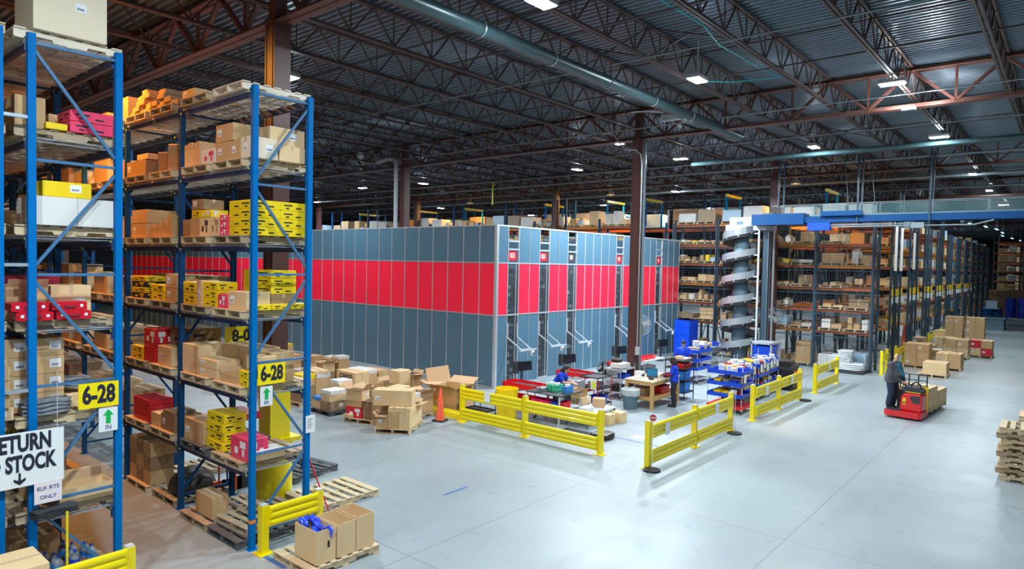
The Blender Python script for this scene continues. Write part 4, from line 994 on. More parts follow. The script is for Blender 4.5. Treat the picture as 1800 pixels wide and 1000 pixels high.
# ================================================================= GREY AND RED CAROUSEL ENCLOSURE
XV, YV, HV = 18.08, 16.02, 6.0
PX = .635; ZB, ZT_ = 2.67, 4.60
units = [(0, 3, 1), (3, 6, 4), (6, 12, 7), (12, 18, 13), (18, 23, 19)]
VL = ['nearest grey and red carousel bay, at the enclosure corner by the cone', 'second grey and red carousel bay, lit number display 021 above its opening', 'third carousel bay of the grey and red enclosure, between woman and workbench',
      'fourth carousel bay of the grey and red enclosure, partly behind the brown column', 'last carousel bay of the grey and red enclosure, beside the man in the cap']
YEND = YV + .84*42
for ui, (k0, k1, ko) in enumerate(units):
    t = thing('carousel_enclosure', VL[ui], 'storage carousel', (XV+PX*k0, YV, 0))
    for k in range(k0, k1):
        x = (k-k0)*PX
        if k == ko:
            t2 = bpy.data.objects.new('access_opening', None); COL.objects.link(t2); t2.parent = t; t2.location = (x, 0, 0)
            b = B()
            for z in (.10, ZB, ZT_, 5.12, 5.42): b.bb(.02, -.02, z-.03, PX-.02, .04, z+.03)
            b.bb(PX*.75-.015, -.01, 0.1, PX*.75+.015, .03, ZT_); b.obj('opening_frame', 'alu', t2)
            B().bb(.03, .01, .12, PX-.03, .016, ZT_-.03).obj('glass_pane', 'glass', t2)
            # display
            B().bb(.05, .02, 4.70, PX*.78, .10, 5.06).obj('number_display', 'box_red' if ui != 2 else 'dark', t2)
            text(('023', '021', '00', '03', '0')[ui], t2, (PX*.42, .012, 4.88), .26, 'digits', fr, sx=.7)
            # bins behind
            b = B(); b.bb(.03, .55, .1, PX-.03, .57, 4.5)
            rr = random.Random(ui)
            for q in range(15):
                z = .2+q*.285; b.bb(.03, .12, z, PX-.03, .55, z+.015, 1)
                for w in range(3): b.bb(.06+w*.18, .14, z+.016, .06+w*.18+.13, .4, z+.05+rr.uniform(.03, .16), rr.choice([2, 3, 4, 2, 0]))
            b.obj('storage_bins', ['black', 'dark', 'wire_dark', 'dark', 'rack_galv'], t2)
            # pick arms
            if ui != 1 or True:
                b = B()
                for q in (0.04, PX-.05):
                    b.bar((q, -.02, 2.35), (q, -.02, 1.78), .03); b.bar((q, -.03, 1.82), (q+.12, -.62, 1.40), .035)
                b.bar((.05, -.62, 1.38), (PX+.35, -.66, 1.40), .05); b.bar((.1, -.55, 1.42), (PX+.05, -.58, 1.42), .03)
                b.obj('pick_arm', 'alu_bright', t2)
                B().bb(PX+.03, -.72, 1.18, PX+.14, -.62, 1.36).obj('scanner', 'paper', t2); B().bb(PX+.045, -.73, 1.20, PX+.125, -.72, 1.28).obj('scanner_window', 'dark', t2)
        else:
            b = B().bb(x+.02, 0, .08, x+PX-.02, .03, ZB, 0).bb(x+.02, 0, ZB, x+PX-.02, .03, ZT_, 1).bb(x+.02, 0, ZT_, x+PX-.02, .03, HV-.03, 0)
            b.obj('front_panel', ['vlm_grey', 'vlm_red'], t)
    b = B()
    for k in range(k0, k1+1 if ui == 4 else k1): b.bb((k-k0)*PX-(.02 if k > k0 else 0), -.012, 0, (k-k0)*PX+.02, .05, HV)
    W_ = (k1-k0)*PX
    for z in (HV-.03, .04): b.bb(0, -.014, z-.03, W_, .05, z+.03)
    for z in (ZB, ZT_): b.bb(0, -.013, z-.022, W_, .05, z+.022)
    b.obj('front_frame', 'alu', t)
    if ui == 0:
        for k in range(42):
            y = k*.84
            B().bb(-.0, y+.02, .08, .03, y+.82, ZB, 0).bb(0, y+.02, ZB, .03, y+.82, ZT_, 1).bb(0, y+.02, ZT_, .03, y+.82, HV-.03, 0).obj('side_panel', ['vlm_grey', 'vlm_red'], t)
        b = B()
        for k in range(43): b.bb(-.012, k*.84-.02, 0, .05, k*.84+.02, HV)
        for z in (HV-.03, ZB, ZT_, .04): b.bb(-.013, 0, z-.02, .05, 42*.84, z+.02)
        b.bb(-.03, -.03, 0, .09, .09, HV); b.obj('side_frame', 'alu', t)
    if ui == 4:
        B().bb(W_-.03, .03, .05, W_, 42*.84, HV).obj('end_wall', 'vlm_grey', t)
    # frame of the open top
    b = B()
    for q in range(0, 42, 6): b.bb(.06, q*.84+.1, HV-.08, W_-.06, q*.84+.16, HV-.02)
    b.bb(.06, 1.2, .05, W_-.06, 1.23, 4.4); b.obj('inner_frame', 'dark', t)
# monitors on posts
for i, (mx, mz) in enumerate([(18.95, .86), (21.75, .90), (25.7, .90), (29.6, .90)]):
    t = thing('touch_screen', 'black monitor on a post before the %s pick opening from the corner' % ORD[(0, 2, 3, 4)[i]], 'monitor', (mx-.3, 15.2, 0), -.25)
    B().bb(-.22, -.14, 0, .22, .14, .03).obj('foot', 'dark', t); B().bb(-.035, -.03, .03, .035, .03, .78).obj('post', 'dark', t)
    B().box((.1, -.08, .88), (.58, .04, .34), 0, (-.15, 0, 0)).obj('screen_housing', 'black', t); B().box((.1, -.104, .877), (.53, .005, .29), 0, (-.15, 0, 0)).obj('screen', 'screen', t)
    B().bb(-.32, -.05, .62, -.16, .12, 1.06).obj('control_box', 'dark', t)
# ================================================================= PACKING AREA
def wheel(t, x, y, r=.06):
    B().rings([[(x+r*cos(a), y+yy, r+r*sin(a)) for a in [i*pi/8 for i in range(16)]] for yy in (-.018, .018)]).obj('caster', 'rubber', t, True); B().bb(x-.02, y-.025, r, x+.02, y+.025, r*2+.03).obj('caster_fork', 'wire', t)
def cart(name, label, x, y, rz, w, d, shelves, pm, sm, h, wheels=True, tray=None, rim=.03, cat='cart', pr=.014):
    t = thing(name, label, cat, (x, y, 0), rz)
    z0 = .15 if wheels else 0
    for sx in (-1, 1):
        for sy in (-1, 1):
            px, py = sx*(w/2-.015), sy*(d/2-.015); B().tube((px, py, z0), (px, py, h), pr, 8).obj('post', pm, t)
            if wheels: wheel(t, px, py)
    for z in shelves:
        b = B().bb(-w/2, -d/2, z-.012, w/2, d/2, z)
        b.bb(-w/2, -d/2, z, w/2, -d/2+.012, z+rim); b.bb(-w/2, d/2-.012, z, w/2, d/2, z+rim); b.bb(-w/2, -d/2, z, -w/2+.012, d/2, z+rim); b.bb(w/2-.012, -d/2, z, w/2, d/2, z+rim)
        b.obj('shelf' if not tray else 'tray', tray or sm, t)
    return t
def bin_(x, y, z, w, d, h, m, label, rz=0, group=None):
    t = thing('storage_bin', label, 'bin', (x, y, z), rz, group); k = .012
    b = B(); tw, td = w/2, d/2; bw, bd = w/2*.88, d/2*.9
    b.rings([[(-bw, -bd, 0), (bw, -bd, 0), (bw, bd, 0), (-bw, bd, 0)], [(-tw, -td, h), (tw, -td, h), (tw, td, h), (-tw, td, h)], [(-tw+k, -td+k, h), (tw-k, -td+k, h), (tw-k, td-k, h), (-tw+k, td-k, h)], [(-bw+k, -bd+k, k), (bw-k, -bd+k, k), (bw-k, bd-k, k), (-bw+k, bd-k, k)]])
    b.obj('bin_shell', m, t)
    b = B().bb(-tw-.012, -td-.012, h-.012, tw+.012, -td, h+.002).bb(-tw-.012, td, h-.012, tw+.012, td+.012, h+.002).bb(-tw-.012, -td, h-.012, -tw, td, h+.002).bb(tw, -td, h-.012, tw+.012, td, h+.002); b.obj('rim', m, t)
    return t
def trash(x, y, r, h, m, bagm, label, bagh=.18):
    t = thing('waste_bin', label, 'waste bin', (x, y, 0))
    B().lathe([(r*.78, 0), (r*.8, .02), (r*.97, h-.03), (r, h), (r*.97, h), (r*.76, .03), (0.01, .03)], n=24, cap=False).obj('can', m, t, True)
    if bagm:
        b = B(); N = 30
        b.rings([[(rr*(1+.05*sin(5*a+q))*cos(a), rr*(1+.05*sin(5*a+q))*sin(a), z+.015*sin(7*a)) for a in [2*pi*i/N for i in range(N)]] for q, (rr, z) in enumerate([(r*1.06, h-bagh), (r*1.14, h-bagh*.5), (r*1.10, h+.02), (r*.98, h+.035), (r*.85, h-.05), (r*.5, h-.2)])], cap=False)
        b.obj('bin_liner', bagm, t, True)
    return t
# woman's station --------------------------------------------------
trash(14.58, 12.42, .34, .98, 'bin_yellow', None, 'large yellow barrel behind the left guard rail')
trash(17.08, 11.85, .34, 1.0, 'can_grey', 'wrap_grey', 'large grey waste barrel with a dark liner beside the woman', .25)
t = thing('work_table', 'dark-topped packing table with pink and blue bins under it, before the woman', 'table', (15.62, 11.5, 0), 0)
for sx in (-1, 1):
    for sy in (-1, 1): B().bb(sx*.52-.02, sy*.58-.02, 0, sx*.52+.02, sy*.58+.02, .86).obj('leg', 'alu', t)
B().bb(-.56, -.62, .86, .56, .62, .89).obj('table_top', 'dark', t); B().bb(-.54, -.6, .45, .54, .6, .47).obj('lower_shelf', 'light_grey', t)
for i, (dx, dy, m, c) in enumerate([(-.3, .35, 'bin_magenta', 'magenta'), (-.3, .12, 'bin_magenta', 'magenta'), (-.3, -.1, 'bin_magenta', 'magenta'), (-.3, -.33, 'bin_blue', 'blue'), (-.15, -.5, 'bin_red', 'red')]):
    bin_(15.62+dx, 11.5+dy, .472, .34, .20, .20, m, '%s bin on the lower shelf of the packing table, %s from the left' % (c, ORD[i]))
for i, (dx, dy, m, c) in enumerate([(.05, .10, 'bin_green', 'green'), (.05, -.09, 'bin_green', 'green'), (.1, -.42, 'bin_lightblue', 'light blue')]):
    bin_(15.62+dx, 11.5+dy, .892, .36, .17, .18, m, '%s bin with white packets on the packing table, %s from the left' % (c, ORD[i]))
    bagpile(15.62+dx, 11.5+dy, 1.0, .22, .1, .13, 'white packets heaped in the %s bin, %s from the left' % (c, ORD[i]), 'bag_white', i)
bagpile(15.35, 11.72, .892, .4, .25, .12, 'clear plastic wrap left on the end of the packing table', 'wrap_grey', 6)
t = cart('tote_cart', 'red cart of open trays in the corner by the first pick opening', 15.85, 12.78, pi/2, 1.3, .62, (.35, .78), 'bin_red', 'bin_red', .80, rim=.16)
bagpile(15.85, 12.78, .79, .4, 1.0, .09, 'black rubber mat filling the tray of the corner red cart', 'dark', 8)
t = cart('tote_cart', 'red tray cart behind the woman beside the grey barrel', 18.75, 12.9, pi/2, 1.2, .6, (.35, .80), 'bin_red', 'bin_red', .82, rim=.16)
bagpile(18.75, 12.9, .81, .4, .95, .09, 'dark goods filling the tray of the red cart behind the woman', 'dark', 9)
t = cart('shelf_cart', 'red two-shelf stand with a black top and blue bin right of the woman', 18.25, 11.75, 0, .85, .7, (.12, .62, .98), 'bin_red', 'dark', 1.0, wheels=False)
bin_(18.3, 11.7, .135, .55, .4, .22, 'bin_blue', 'blue bin at the foot of the red stand')
o = B().bb(0, 0, 0, .005, .22, .36).obj('card_sign', 'paper', None, loc=(17.815, 11.45, .62)); B().bb(-.002, .03, .05, 0, .17, .25).obj('yellow_patch', 'lime_tag', o); tag(o, 'white card with a yellow patch hung on the red stand', 'sign')
bagpile(18.25, 11.75, .64, .5, .4, .16, 'grey parts heaped on the middle shelf of the red stand', 'wrap_grey', 3)
# small cartons before the stand
open_carton(16.45, 11.15, .62, .42, .34, .2, 'small open tan carton on the low table, upper', 'kraft', flaps='ns', flap_up=30, fl=.14)
carton(16.42, 11.05, .40, .5, .4, .215, 'small tan carton under the open one on the low table', 'kraft_light', stick='ws')
t = thing('low_table', 'low grey table behind the left guard rail carrying small cartons', 'table', (16.25, 10.62+.0, 0))
for sx in (-1, 1):
    for sy in (-1, 1): B().bb(sx*.72-.02, sy*.36-.02, 0, sx*.72+.02, sy*.36+.02, .37).obj('leg', 'wire_dark', t)
B().bb(-.78, -.4, .37, .78, .4, .398).obj('table_top', 'light_grey', t)
carton(16.55, 10.45, .40, .3, .35, .25, 'tan carton tilted open on the low table', 'kraft_in', rz=.4)
carton(15.75, 10.4, .40, .35, .3, .12, 'white flat carton on the low table', 'box_white')
carton(16.3, 10.0, 0, .32, .4, .3, 'tan carton on the floor behind the left guard rail', 'kraft_light'); carton(16.75, 9.9, 0, .35, .4, .3, 'pale carton on the floor beside the tan one behind the guard rail', 'kraft_light')
bagpile(15.0, 9.4, 0, .55, .5, .16, 'black bag lying on the floor by the end of the left guard rail', 'wrap_dark', 11)
o = B().bb(0, 0, 0, .9, 1.1, .02).obj('floor_mat', 'rubber', loc=(14.3, 9.6, 0)); tag(o, 'black anti-fatigue mat on the floor behind the left guard rail', 'mat')
t = cart('wire_shelf', 'low black wire shelf behind the left guard rail near the yellow barrel', 14.6, 13.6, 0, .7, .9, (.15, .5), 'dark', 'dark', .78, wheels=False)
# fans
def fan(label, x, y, z, rz, r, stand=True, m='black'):
    t = thing('fan', label, 'fan', (x, y, 0 if stand else z), rz); zc = z if stand else 0
    if stand: B().lathe([(.24, 0), (.24, .03), (.05, .05), (.025, .08)], n=20).obj('base', m, t, True); B().tube((0, .05, .06), (0, .05, zc), .02, 8).obj('pole', m, t)
    b = B()
    for rr in [r*q/5 for q in (2, 3, 4, 5)]:
        for yy in (-.07, .03): b.path([(rr*cos(a), yy+(.03 if rr > r*.9 else 0)*(1 if yy < 0 else -1), zc+rr*sin(a)) for a in [i*pi/14 for i in range(28)]], .005, 4, close=True)
    for i in range(16):
        a = i*pi/8; b.bar((.04*cos(a), -.075, zc+.04*sin(a)), (r*cos(a), -.04, zc+r*sin(a)), .006)
    b.obj('guard', m, t)
    b = B()
    for i in range(4):
        a = i*pi/2+.3; b.box((r*.5*cos(a), -.02, zc+r*.5*sin(a)), (r*.8, .012, r*.42), 0, (.35, -a, 0))
    b.obj('blades', m if m == 'black' else 'stainless', t); B().tube((0, -.08, zc), (0, .12, zc), .06, 14).obj('motor', m if m == 'black' else 'dark', t, True)
    return t
fan('black pedestal fan standing before the grey enclosure', 20.3, 12.75, .88, -.5, .27)
fan('round steel fan mounted on the workbench column', 21.35, 11.9, 2.46, -.9, .38, False, 'wire')
fan('round steel fan mounted on the column by the spiral conveyor', 32.7, 11.0, 1.85+.5, -.7, .38, False, 'wire')
# grey utility cart
t = cart('utility_cart', 'grey utility cart loaded with papers left of the workbench', 20.3, 12.1, 0, 1.0, .7, (.2, .62, .98), 'alu', 'light_grey', 1.15)
carton(20.0, 11.85, 1.012, .6, .45, .16, 'white tray of papers on the grey utility cart', 'box_white'); bagpile(20.35, 12.25, 1.18, .4, .35, .12, 'crumpled dark cloth on the grey utility cart', 'wrap_dark', 12)
bin_(20.45, 12.0, .635, .4, .3, .15, 'bin_blue', 'blue bin on the middle shelf of the grey utility cart'); bagpile(20.2, 12.1, .215, .5, .4, .2, 'dark and tan goods on the bottom shelf of the grey utility cart', 'wrap_dark', 13)
bin_(21.0, 12.75, .9, .5, .35, .16, 'bin_red', 'red tray at the back of the grey utility cart'); o = B().bb(20.7, 12.55, 0, 21.3, 12.95, .895).obj('steel_cabinet', 'light_grey'); tag(o, 'small grey cabinet behind the utility cart', 'cabinet')
trash(18.75, 10.75, .27, .62, 'can_grey', 'bag', 'grey waste bin with a clear liner at the corner of the workbench')
# workbench
t = thing('workbench', 'wooden workbench with a lower shelf where a worker stands', 'workbench', (19.98, 10.62, 0), 0)
bx, by = .95, .52
B().bb(-bx, -by, .86, bx, by, .90, 0).obj('bench_top', 'wood_pallet', t); B().bb(-bx+.02, -by+.02, .76, bx-.02, by-.02, .858).obj('apron', 'wood_bench', t)
for sx in (-1, 1):
    for sy in (-1, 1): B().bb(sx*(bx-.06)-.05, sy*(by-.06)-.05, 0, sx*(bx-.06)+.05, sy*(by-.06)+.05, .76).obj('leg', 'wood_bench', t)
B().bb(-bx+.02, -by+.02, .27, bx-.02, by-.02, .36).obj('lower_shelf', 'wood_bench', t)
bin_(20.2, 10.5, .362, .6, .5, .26, 'box_red', 'dark red tote on the lower shelf of the workbench'); carton(19.2, 10.5, .362, .5, .45, .25, 'brown carton on the lower shelf of the workbench', 'kraft_dark')
t = thing('laptop', 'laptop with a blue-lit screen on the workbench facing the worker', 'laptop', (19.85, 10.55, .902), -.9)
B().bb(-.17, -.12, 0, .17, .12, .018).obj('keyboard_base', 'dark', t); B().box((0, .15, .14), (.36, .012, .26), 0, (-.25, 0, 0)).obj('lid', 'screen', t); B().box((0, .141, .14), (.33, .004, .23), 0, (-.25, 0, 0)).obj('screen', 'screen_blue', t)
for i, (dx, dy, m, w) in enumerate([(19.35, 10.8, 'paper', .25), (19.45, 10.4, 'dark', .2), (20.25, 10.3, 'dark', .25), (20.3, 10.75, 'paper', .25), (19.7, 10.95, 'light_grey', .18), (20.1, 10.35, 'paper', .12)]):
    o = B().box((0, 0, .03), (w, w*.7, .06), 0, None).box((.02, .01, .08), (w*.6, w*.4, .04)).obj('desk_item', m, None, loc=(dx, dy, .9), rz=i*.7); tag(o, 'small %s item lying on the workbench, %s from the left' % ({'paper': 'white', 'dark': 'dark', 'light_grey': 'grey'}[m], ORD[i]), 'tool')
t = thing('label_printer', 'pale label printer by the column end of the workbench', 'printer', (19.55, 11.0-.12, .902), 0); B().bb(-.12, -.13, 0, .12, .13, .2).obj('printer_body', 'paper', t); B().bb(-.10, -.135, .05, .10, -.13, .12).obj('printer_front', 'dark', t)
# black frame rack
t = cart('wire_rack', 'tall black wire rack right of the worker, holding blue bins', 21.5, 10.4, 0, .75, .75, (.25, .68, 1.08, 1.34), 'black', 'dark', 1.40, wheels=False, pr=.018)
for i, (dz, m, c, h) in enumerate([(.255, 'bin_lightblue', 'light blue', .35), (.685, 'bin_lightblue', 'light blue', .3), (1.085, 'bin_red', 'red', .18), (1.345, 'box_white', 'white', .08)]):
    bin_(21.5, 10.35, dz, .55, .5, h, m, '%s bin on the %s shelf of the black wire rack' % (c, ORD[i]))
carton(21.3, 10.3, 1.36, .3, .2, .12, 'orange and white packet at the top of the black wire rack', 'kraft_in')
# desk behind with red trays
t = cart('packing_stand', 'white-topped packing stand behind the black wire rack with red bins on top', 22.6, 12.3, 0, 1.6, .7, (.5, 1.05), 'wire', 'box_white', 1.05, wheels=False)
for i in range(3): bin_(22.1+.4*i, 12.3, 1.052, .3, .3, .12, 'bin_red', 'red bin on the white packing stand, %s from the left' % ORD[i])
bagpile(22.6, 12.3, .52, 1.0, .4, .3, 'bagged goods on the lower deck of the white packing stand', 'wrap_grey', 15)
# blue cabinet by enclosure end
o = B().bb(0, 0, 0, 1.0, .8, 1.95).obj('blue_crate_stack', 'bin_blue', loc=(33.0-2.6+.3, 14.4, 0)); b = B(); [b.bb(-.012, -.012, z, 1.012, .812, z+.03) for z in (.4, .8, 1.2, 1.6, 1.92)]; b.obj('stacked_rims', 'bin_blue', o); o.name = 'storage_tote_tower'; tag(o, 'tall blue plastic container behind the man in the cap', 'container')
# blue tray cart by the man in cap
def tray_cart(label, x, y, rz, w, d, n, z0, dz, h, seed, toys=True, base=None):
    t = cart('tray_cart', label, x, y, rz, w, d, [z0+dz*i for i in range(n)], 'wire', 'bin_blue', h, tray='bin_blue', rim=.11, pr=.012)
    if base: B().bb(-w/2, -d/2, .13, w/2, d/2, .22).obj('base_tray', base, t)
    B().bb(-w/2+.02, -d/2+.02, .118, w/2-.02, d/2-.02, .128).obj('base_frame', 'light_grey', t)
    return t
t = tray_cart('wheeled wire cart with blue trays beside the man in the cap', 25.3, 11.5, 0, 1.3, .65, 3, .52, .34, 1.45, 1)
ct = 0
def bags(x, y, z, n, w, d, where, seed):
    rr = random.Random(seed)
    for i in range(n):
        bagpile(x+rr.uniform(-w/2, w/2), y+rr.uniform(-d/2, d/2), z, rr.uniform(.2, .35), rr.uniform(.18, .28), rr.uniform(.12, .22), 'clear-bagged goods on %s, %s' % (where, ORD[i]), rr.choice(['bag_white', 'wrap_grey', 'bag_white']), i)
bags(25.3, 11.5, .53, 4, .9, .3, 'the lowest tray of the cart by the man in the cap', 1); bags(25.3, 11.5, .87, 4, .9, .3, 'the middle tray of the cart by the man in the cap', 2)
for i, (dx, m, c) in enumerate([(-.4, 'kraft_light', 'tan'), (-.05, 'bin_blue', 'blue'), (.25, 'bin_yellow', 'yellow'), (.48, 'bin_blue', 'blue')]): bin_(25.3+dx, 11.45, 1.21, .26, .4, .18, m, '%s bin topping the cart by the capped man, %s from left' % (c, ORD[i]))
bagpile(25.5, 11.65, 1.25, .4, .2, .35, 'big clear bag rising from the top of the cart by the man in the cap', 'bag_white', 5)
# big blue tray carts behind right guard rails
BC = [(20.95, 8.35, 'nearest'), (22.3, 8.6, 'second'), (23.6, 8.6, 'third'), (24.9, 8.7, 'fourth')]
for ci, (x, y, lab) in enumerate(BC):
    if ci == 0:
        tray_cart('%s blue tray cart with a red wheeled base behind the right guard rails' % lab, x, y, 0, 1.0, 1.15, 3, .50, .36, 1.30, 1, base='bin_red')
        w = 1.0; d = 1.15
    else: tray_cart('%s blue tray cart with tall wire posts behind the right guard rails' % lab, x, y, 0, 1.05, .8, 3, .45, .36, 1.55, 1, base='wrap_dark')
    rr = random.Random(ci+40)
    for lv in range(3):
        zb = (.50 if ci == 0 else .45)+.36*lv
        k2 = 0
        for a in range(4):
            for c in range(3):
                px, py = x-.36+a*.24, y-.26+c*.26
                q = rr.random(); k2 += 1
                if q < (.62 if lv == 2 else .45):
                    m, cn = rr.choice([('bin_blue', 'blue'), ('bin_yellow', 'yellow'), ('bin_yellow', 'yellow'), ('bin_red', 'red'), ('box_white', 'white')])
                    bin_(px, py, zb+.005, .2, .22, .16, m, '%s bin on the %s blue tray cart, %s tray, place %d' % (cn, lab, ('lower', 'middle', 'upper')[lv], k2))
                elif q < .9:
                    bagpile(px, py, zb+.004, .2, .2, rr.uniform(.14, .24) if lv < 2 else rr.uniform(.16, .28), 'bagged goods on the %s blue tray cart, %s tray, place %d' % (lab, ('lower', 'middle', 'upper')[lv], k2), rr.choice(['bag_white', 'wrap_grey', 'wrap_dark' if lv == 0 else 'bag_white']), k2)
    for a in range(3 if ci else 1):
        o = B().bb(0, 0, 0, .20, .006, .26).obj('order_sheet', 'paper', loc=(x-.42+a*.3, y-(.6 if ci == 0 else .42), .98+.1*(a % 2))); tag(o, 'white order sheet hung on the %s blue tray cart, %s from the left' % (lab, ORD[a]), 'paper')
# black machine
t = thing('cleaning_machine', 'black wheeled machine with red parts between the guard rails', 'machine', (26.3, 8.3, 0), 0)
B().bb(-.5, -.4, .12, .5, .4, .78).obj('machine_body', 'black', t); B().bb(-.42, -.35, .78, .35, .35, .90).obj('machine_top', 'dark', t)
for dx, dz in ((-.3, .66), (.0, .66), (-.3, .34)): B().tube((dx, -.43, dz), (dx, -.40, dz), .09, 14).obj('red_dial', 'cone_orange', t)
B().bb(-.2, -.42, .48, .35, -.40, .53).obj('orange_stripe', 'cone_orange', t); B().bb(.1, -.42, .25, .25, -.40, .38).obj('white_plate', 'paper', t)
for sx in (-.38, .38):
    for sy in (-.3, .3): wheel(t, sx, sy, .06)
bagpile(26.2, 8.3, .905, .7, .5, .2, 'black bag heaped on the black machine', 'wrap_dark', 21); 
for i in range(4): bin_(25.75+.05*i, 9.2-.12*i+.0, .0+.2*i, .5, .4, .195, 'bin_yellow', 'yellow bin in the stack behind the black machine, %s up' % ORD[i])
# conveyor end stand with blue tote
t = thing('conveyor_stand', 'aluminium frame carrying a blue container behind the black machine', 'frame', (28.3, 9.8, 0))
for sx in (-1, 1):
    for sy in (-1, 1): B().bb(sx*.55-.03, sy*.4-.03, 0, sx*.55+.03, sy*.4+.03, 1.5).obj('post', 'alu', t)
B().bb(-.58, -.43, 1.44, .58, .43, 1.5).bb(-.58, -.43, .6, .58, .43, .64).obj('frame_rails', 'alu', t); B().bb(-.62, -.46, 1.5, 1.0, -.40, 1.56).bb(.45, -.5, 1.2, .85, -.3, 1.5).obj('control_arm', 'alu_bright', t)
bin_(28.2, 9.8, .645, .95, .7, .72, 'bin_blue', 'tall blue container held in the aluminium frame')
# ================================================================= SPIRAL CONVEYOR
SX, SY = 31.2, 12.1
t = thing('spiral_conveyor', 'spiral conveyor with stainless flights winding round a teal column', 'spiral conveyor', (SX, SY, 0), 0)
B().lathe([(.45, 0), (.45, .04), (.34, .05), (.34, 6.75), (.30, 6.8)], n=28).obj('centre_column', 'teal_metal', t, True)
def helix(r0, r1, zoff, h, z0, z1, m, name, th=.0, t=t, n=40, a0=2.2):
    turns = (z1-z0)/1.045; N = int(n*turns); b = B(); vs = []
    for i in range(N+1):
        a = a0 + 2*pi*turns*i/N; z = z0+(z1-z0)*i/N+zoff
        vs += [(r0*cos(a), r0*sin(a), z), (r1*cos(a), r1*sin(a), z), (r1*cos(a), r1*sin(a), z+h), (r0*cos(a), r0*sin(a), z+h)]
    fs = []
    for i in range(N):
        for j in range(4): fs.append((4*i+j, 4*i+(j+1) % 4, 4*i+4+(j+1) % 4, 4*i+4+j))
    b.add(vs, fs); return b.obj(name, m, t, True)
mat('flight_steel', (0.42, 0.45, 0.48), 0.32, 0.6, noise=.3, nscale=5, stretch=(3, 3, .05))
helix(.86, .875, -.04, .31, .75, 6.75, 'flight_steel', 'outer_side_guard'); helix(.42, .435, -.02, .16, .75, 6.75, 'stainless', 'inner_side_guard'); helix(.40, .845, -.17, .16, .75, 6.75, 'black', 'carrying_belt')
b = B()
for i in range(52):
    a = 2.2+2*pi*(5.74)*i/51; z = .75+6.0*i/51; b.bar((.35*cos(a), .35*sin(a), z-.08), (.87*cos(a), .87*sin(a), z-.08), .05)
b.obj('support_arms', 'alu', t)
b = B()
for yy, xx in ((-.98, -.45), (-1.42, .25)): b.bar((xx, yy, 0), (xx, yy, 6.7), .075); 
for z in (1.2, 2.2, 3.2, 4.2, 5.2, 6.2): b.bar((-.45, -.98, z), (-.25, -.3, z), .06)
b.obj('lift_posts', 'alu_bright', t)
B().bb(-.30, -1.34, .1, -.02, -1.12, 6.3).obj('cable_channel', 'rack_teal', t)
b = B()
for q in range(2): b.bar((-.31+q*.3, -1.36, .1), (-.31+q*.3, -1.36, 6.3), .02)
b.obj('channel_edges', 'pipe_grey', t)
B().bb(-.5, -1.3, 6.35, .4, .6, 6.62).bb(-.3, -.6, 6.62, .5, .5, 6.98).obj('top_drive', 'light_grey', t); B().bb(-.1, -1.45, 6.75, .4, -1.0, 7.15).obj('gear_motor', 'teal_metal', t)
t = thing('roller_conveyor', 'stainless outfeed conveyor at the foot of the spiral leading left', 'conveyor', (30.6, 12.9, 0), .0)
b = B().bb(-3.2, -.3, .62, .3, -.26, .9).bb(-3.2, .26, .62, .3, .3, .9); b.obj('side_rails', 'stainless', t); b = B(); [b.tube((-3.1+i*.12, -.26, .86), (-3.1+i*.12, .26, .86), .025, 8) for i in range(28)]; b.obj('rollers', 'wire', t, True)
for xx in (-3, -1.5, 0): B().bb(xx-.03, -.3, 0, xx+.03, -.24, .62).bb(xx-.03, .24, 0, xx+.03, .3, .62).obj('leg', 'alu', t)
bin_(30.2, 13.3-.4, .89, .45, .35, .16, 'bin_blue', 'blue tote riding on the outfeed conveyor'); bagpile(29.4, 12.9, .89, .6, .35, .2, 'beige bags on the outfeed conveyor', 'kraft_light', 31)
carton(28.8, 12.75, .89, .35, .3, .3, 'pale carton on the outfeed conveyor, left of the bags', 'box_white')
# overhead blue belt conveyor
t = thing('overhead_conveyor', 'long blue overhead belt conveyor running right from the top of the spiral', 'conveyor', (30.5, 10.9, 6.6))
b = B().bb(-.32, -24, 0, -.26, 0, .26).bb(.26, -24, 0, .32, 0, .26); b.obj('side_frames', 'conv_blue', t)
B().bb(-.26, -24, .14, .26, 0, .18).obj('belt', 'rubber', t)
B().bb(-.33, -24, .27, -.30, -2.2, .33).bb(.30, -24, .27, .33, 0, .33).obj('guide_rails', 'teal_metal', t)
B().bb(-.42, -1.9, -.06, .42, .35, .42).obj('drive_section', 'conv_blue', t); B().bb(-.5, -4.2, .26, -.3, -2.6, .46).obj('blue_cover', 'conv_blue', t)
B().bb(-.55, -3.0, -.34, -.2, -2.1, -.02).obj('motor_box', 'bin_blue', t); B().bb(-.48, -6.4, -.30, -.25, -5.95, -.08).obj('junction_box', 'pipe_grey', t)
B().bb(-.325, -24, .34, -.315, -2.2, .70).obj('guard_panel', 'glass_teal', t)
b = B(); b.path([(-.35, -3, -.2), (-.35, -8, -.2), (-.35, -8.6, -.04)], .03, 6); b.path([(-.38, -3, -.12), (-.38, -5.8, -.12)], .03, 6); b.obj('conduit_run', 'pipe_grey', t, True)
b = B()
for k2 in range(13):
    y = -1-k2*1.85; b.bar((-.31, y, .3), (-.31, y, .78), .018); b.bar((.31, y, .3), (.31, y, .78), .022)
b.bar((-.31, -24, .78), (-.31, -.5, .78), .018); b.bar((.31, -24, .78), (.31, -.5, .78), .018); b.obj('handrail', 'pipe_grey', t)
for y in (-.8, -4.0, -6.55, -12, -17):
    b = B()
    for xx in (-.35, .35): b.bar((xx, y, -.05), (xx, y, 2.75), .06)
    b.bar((-.38, y, -.06), (.38, y, -.06), .06); b.obj('ceiling_hanger', 'rack_teal', t)
for y in (-3.6, -4.6): B().bar((0, y, .3), (.1, y+.25, 2.7), .02).obj('tie_rod', 'rack_teal', t)
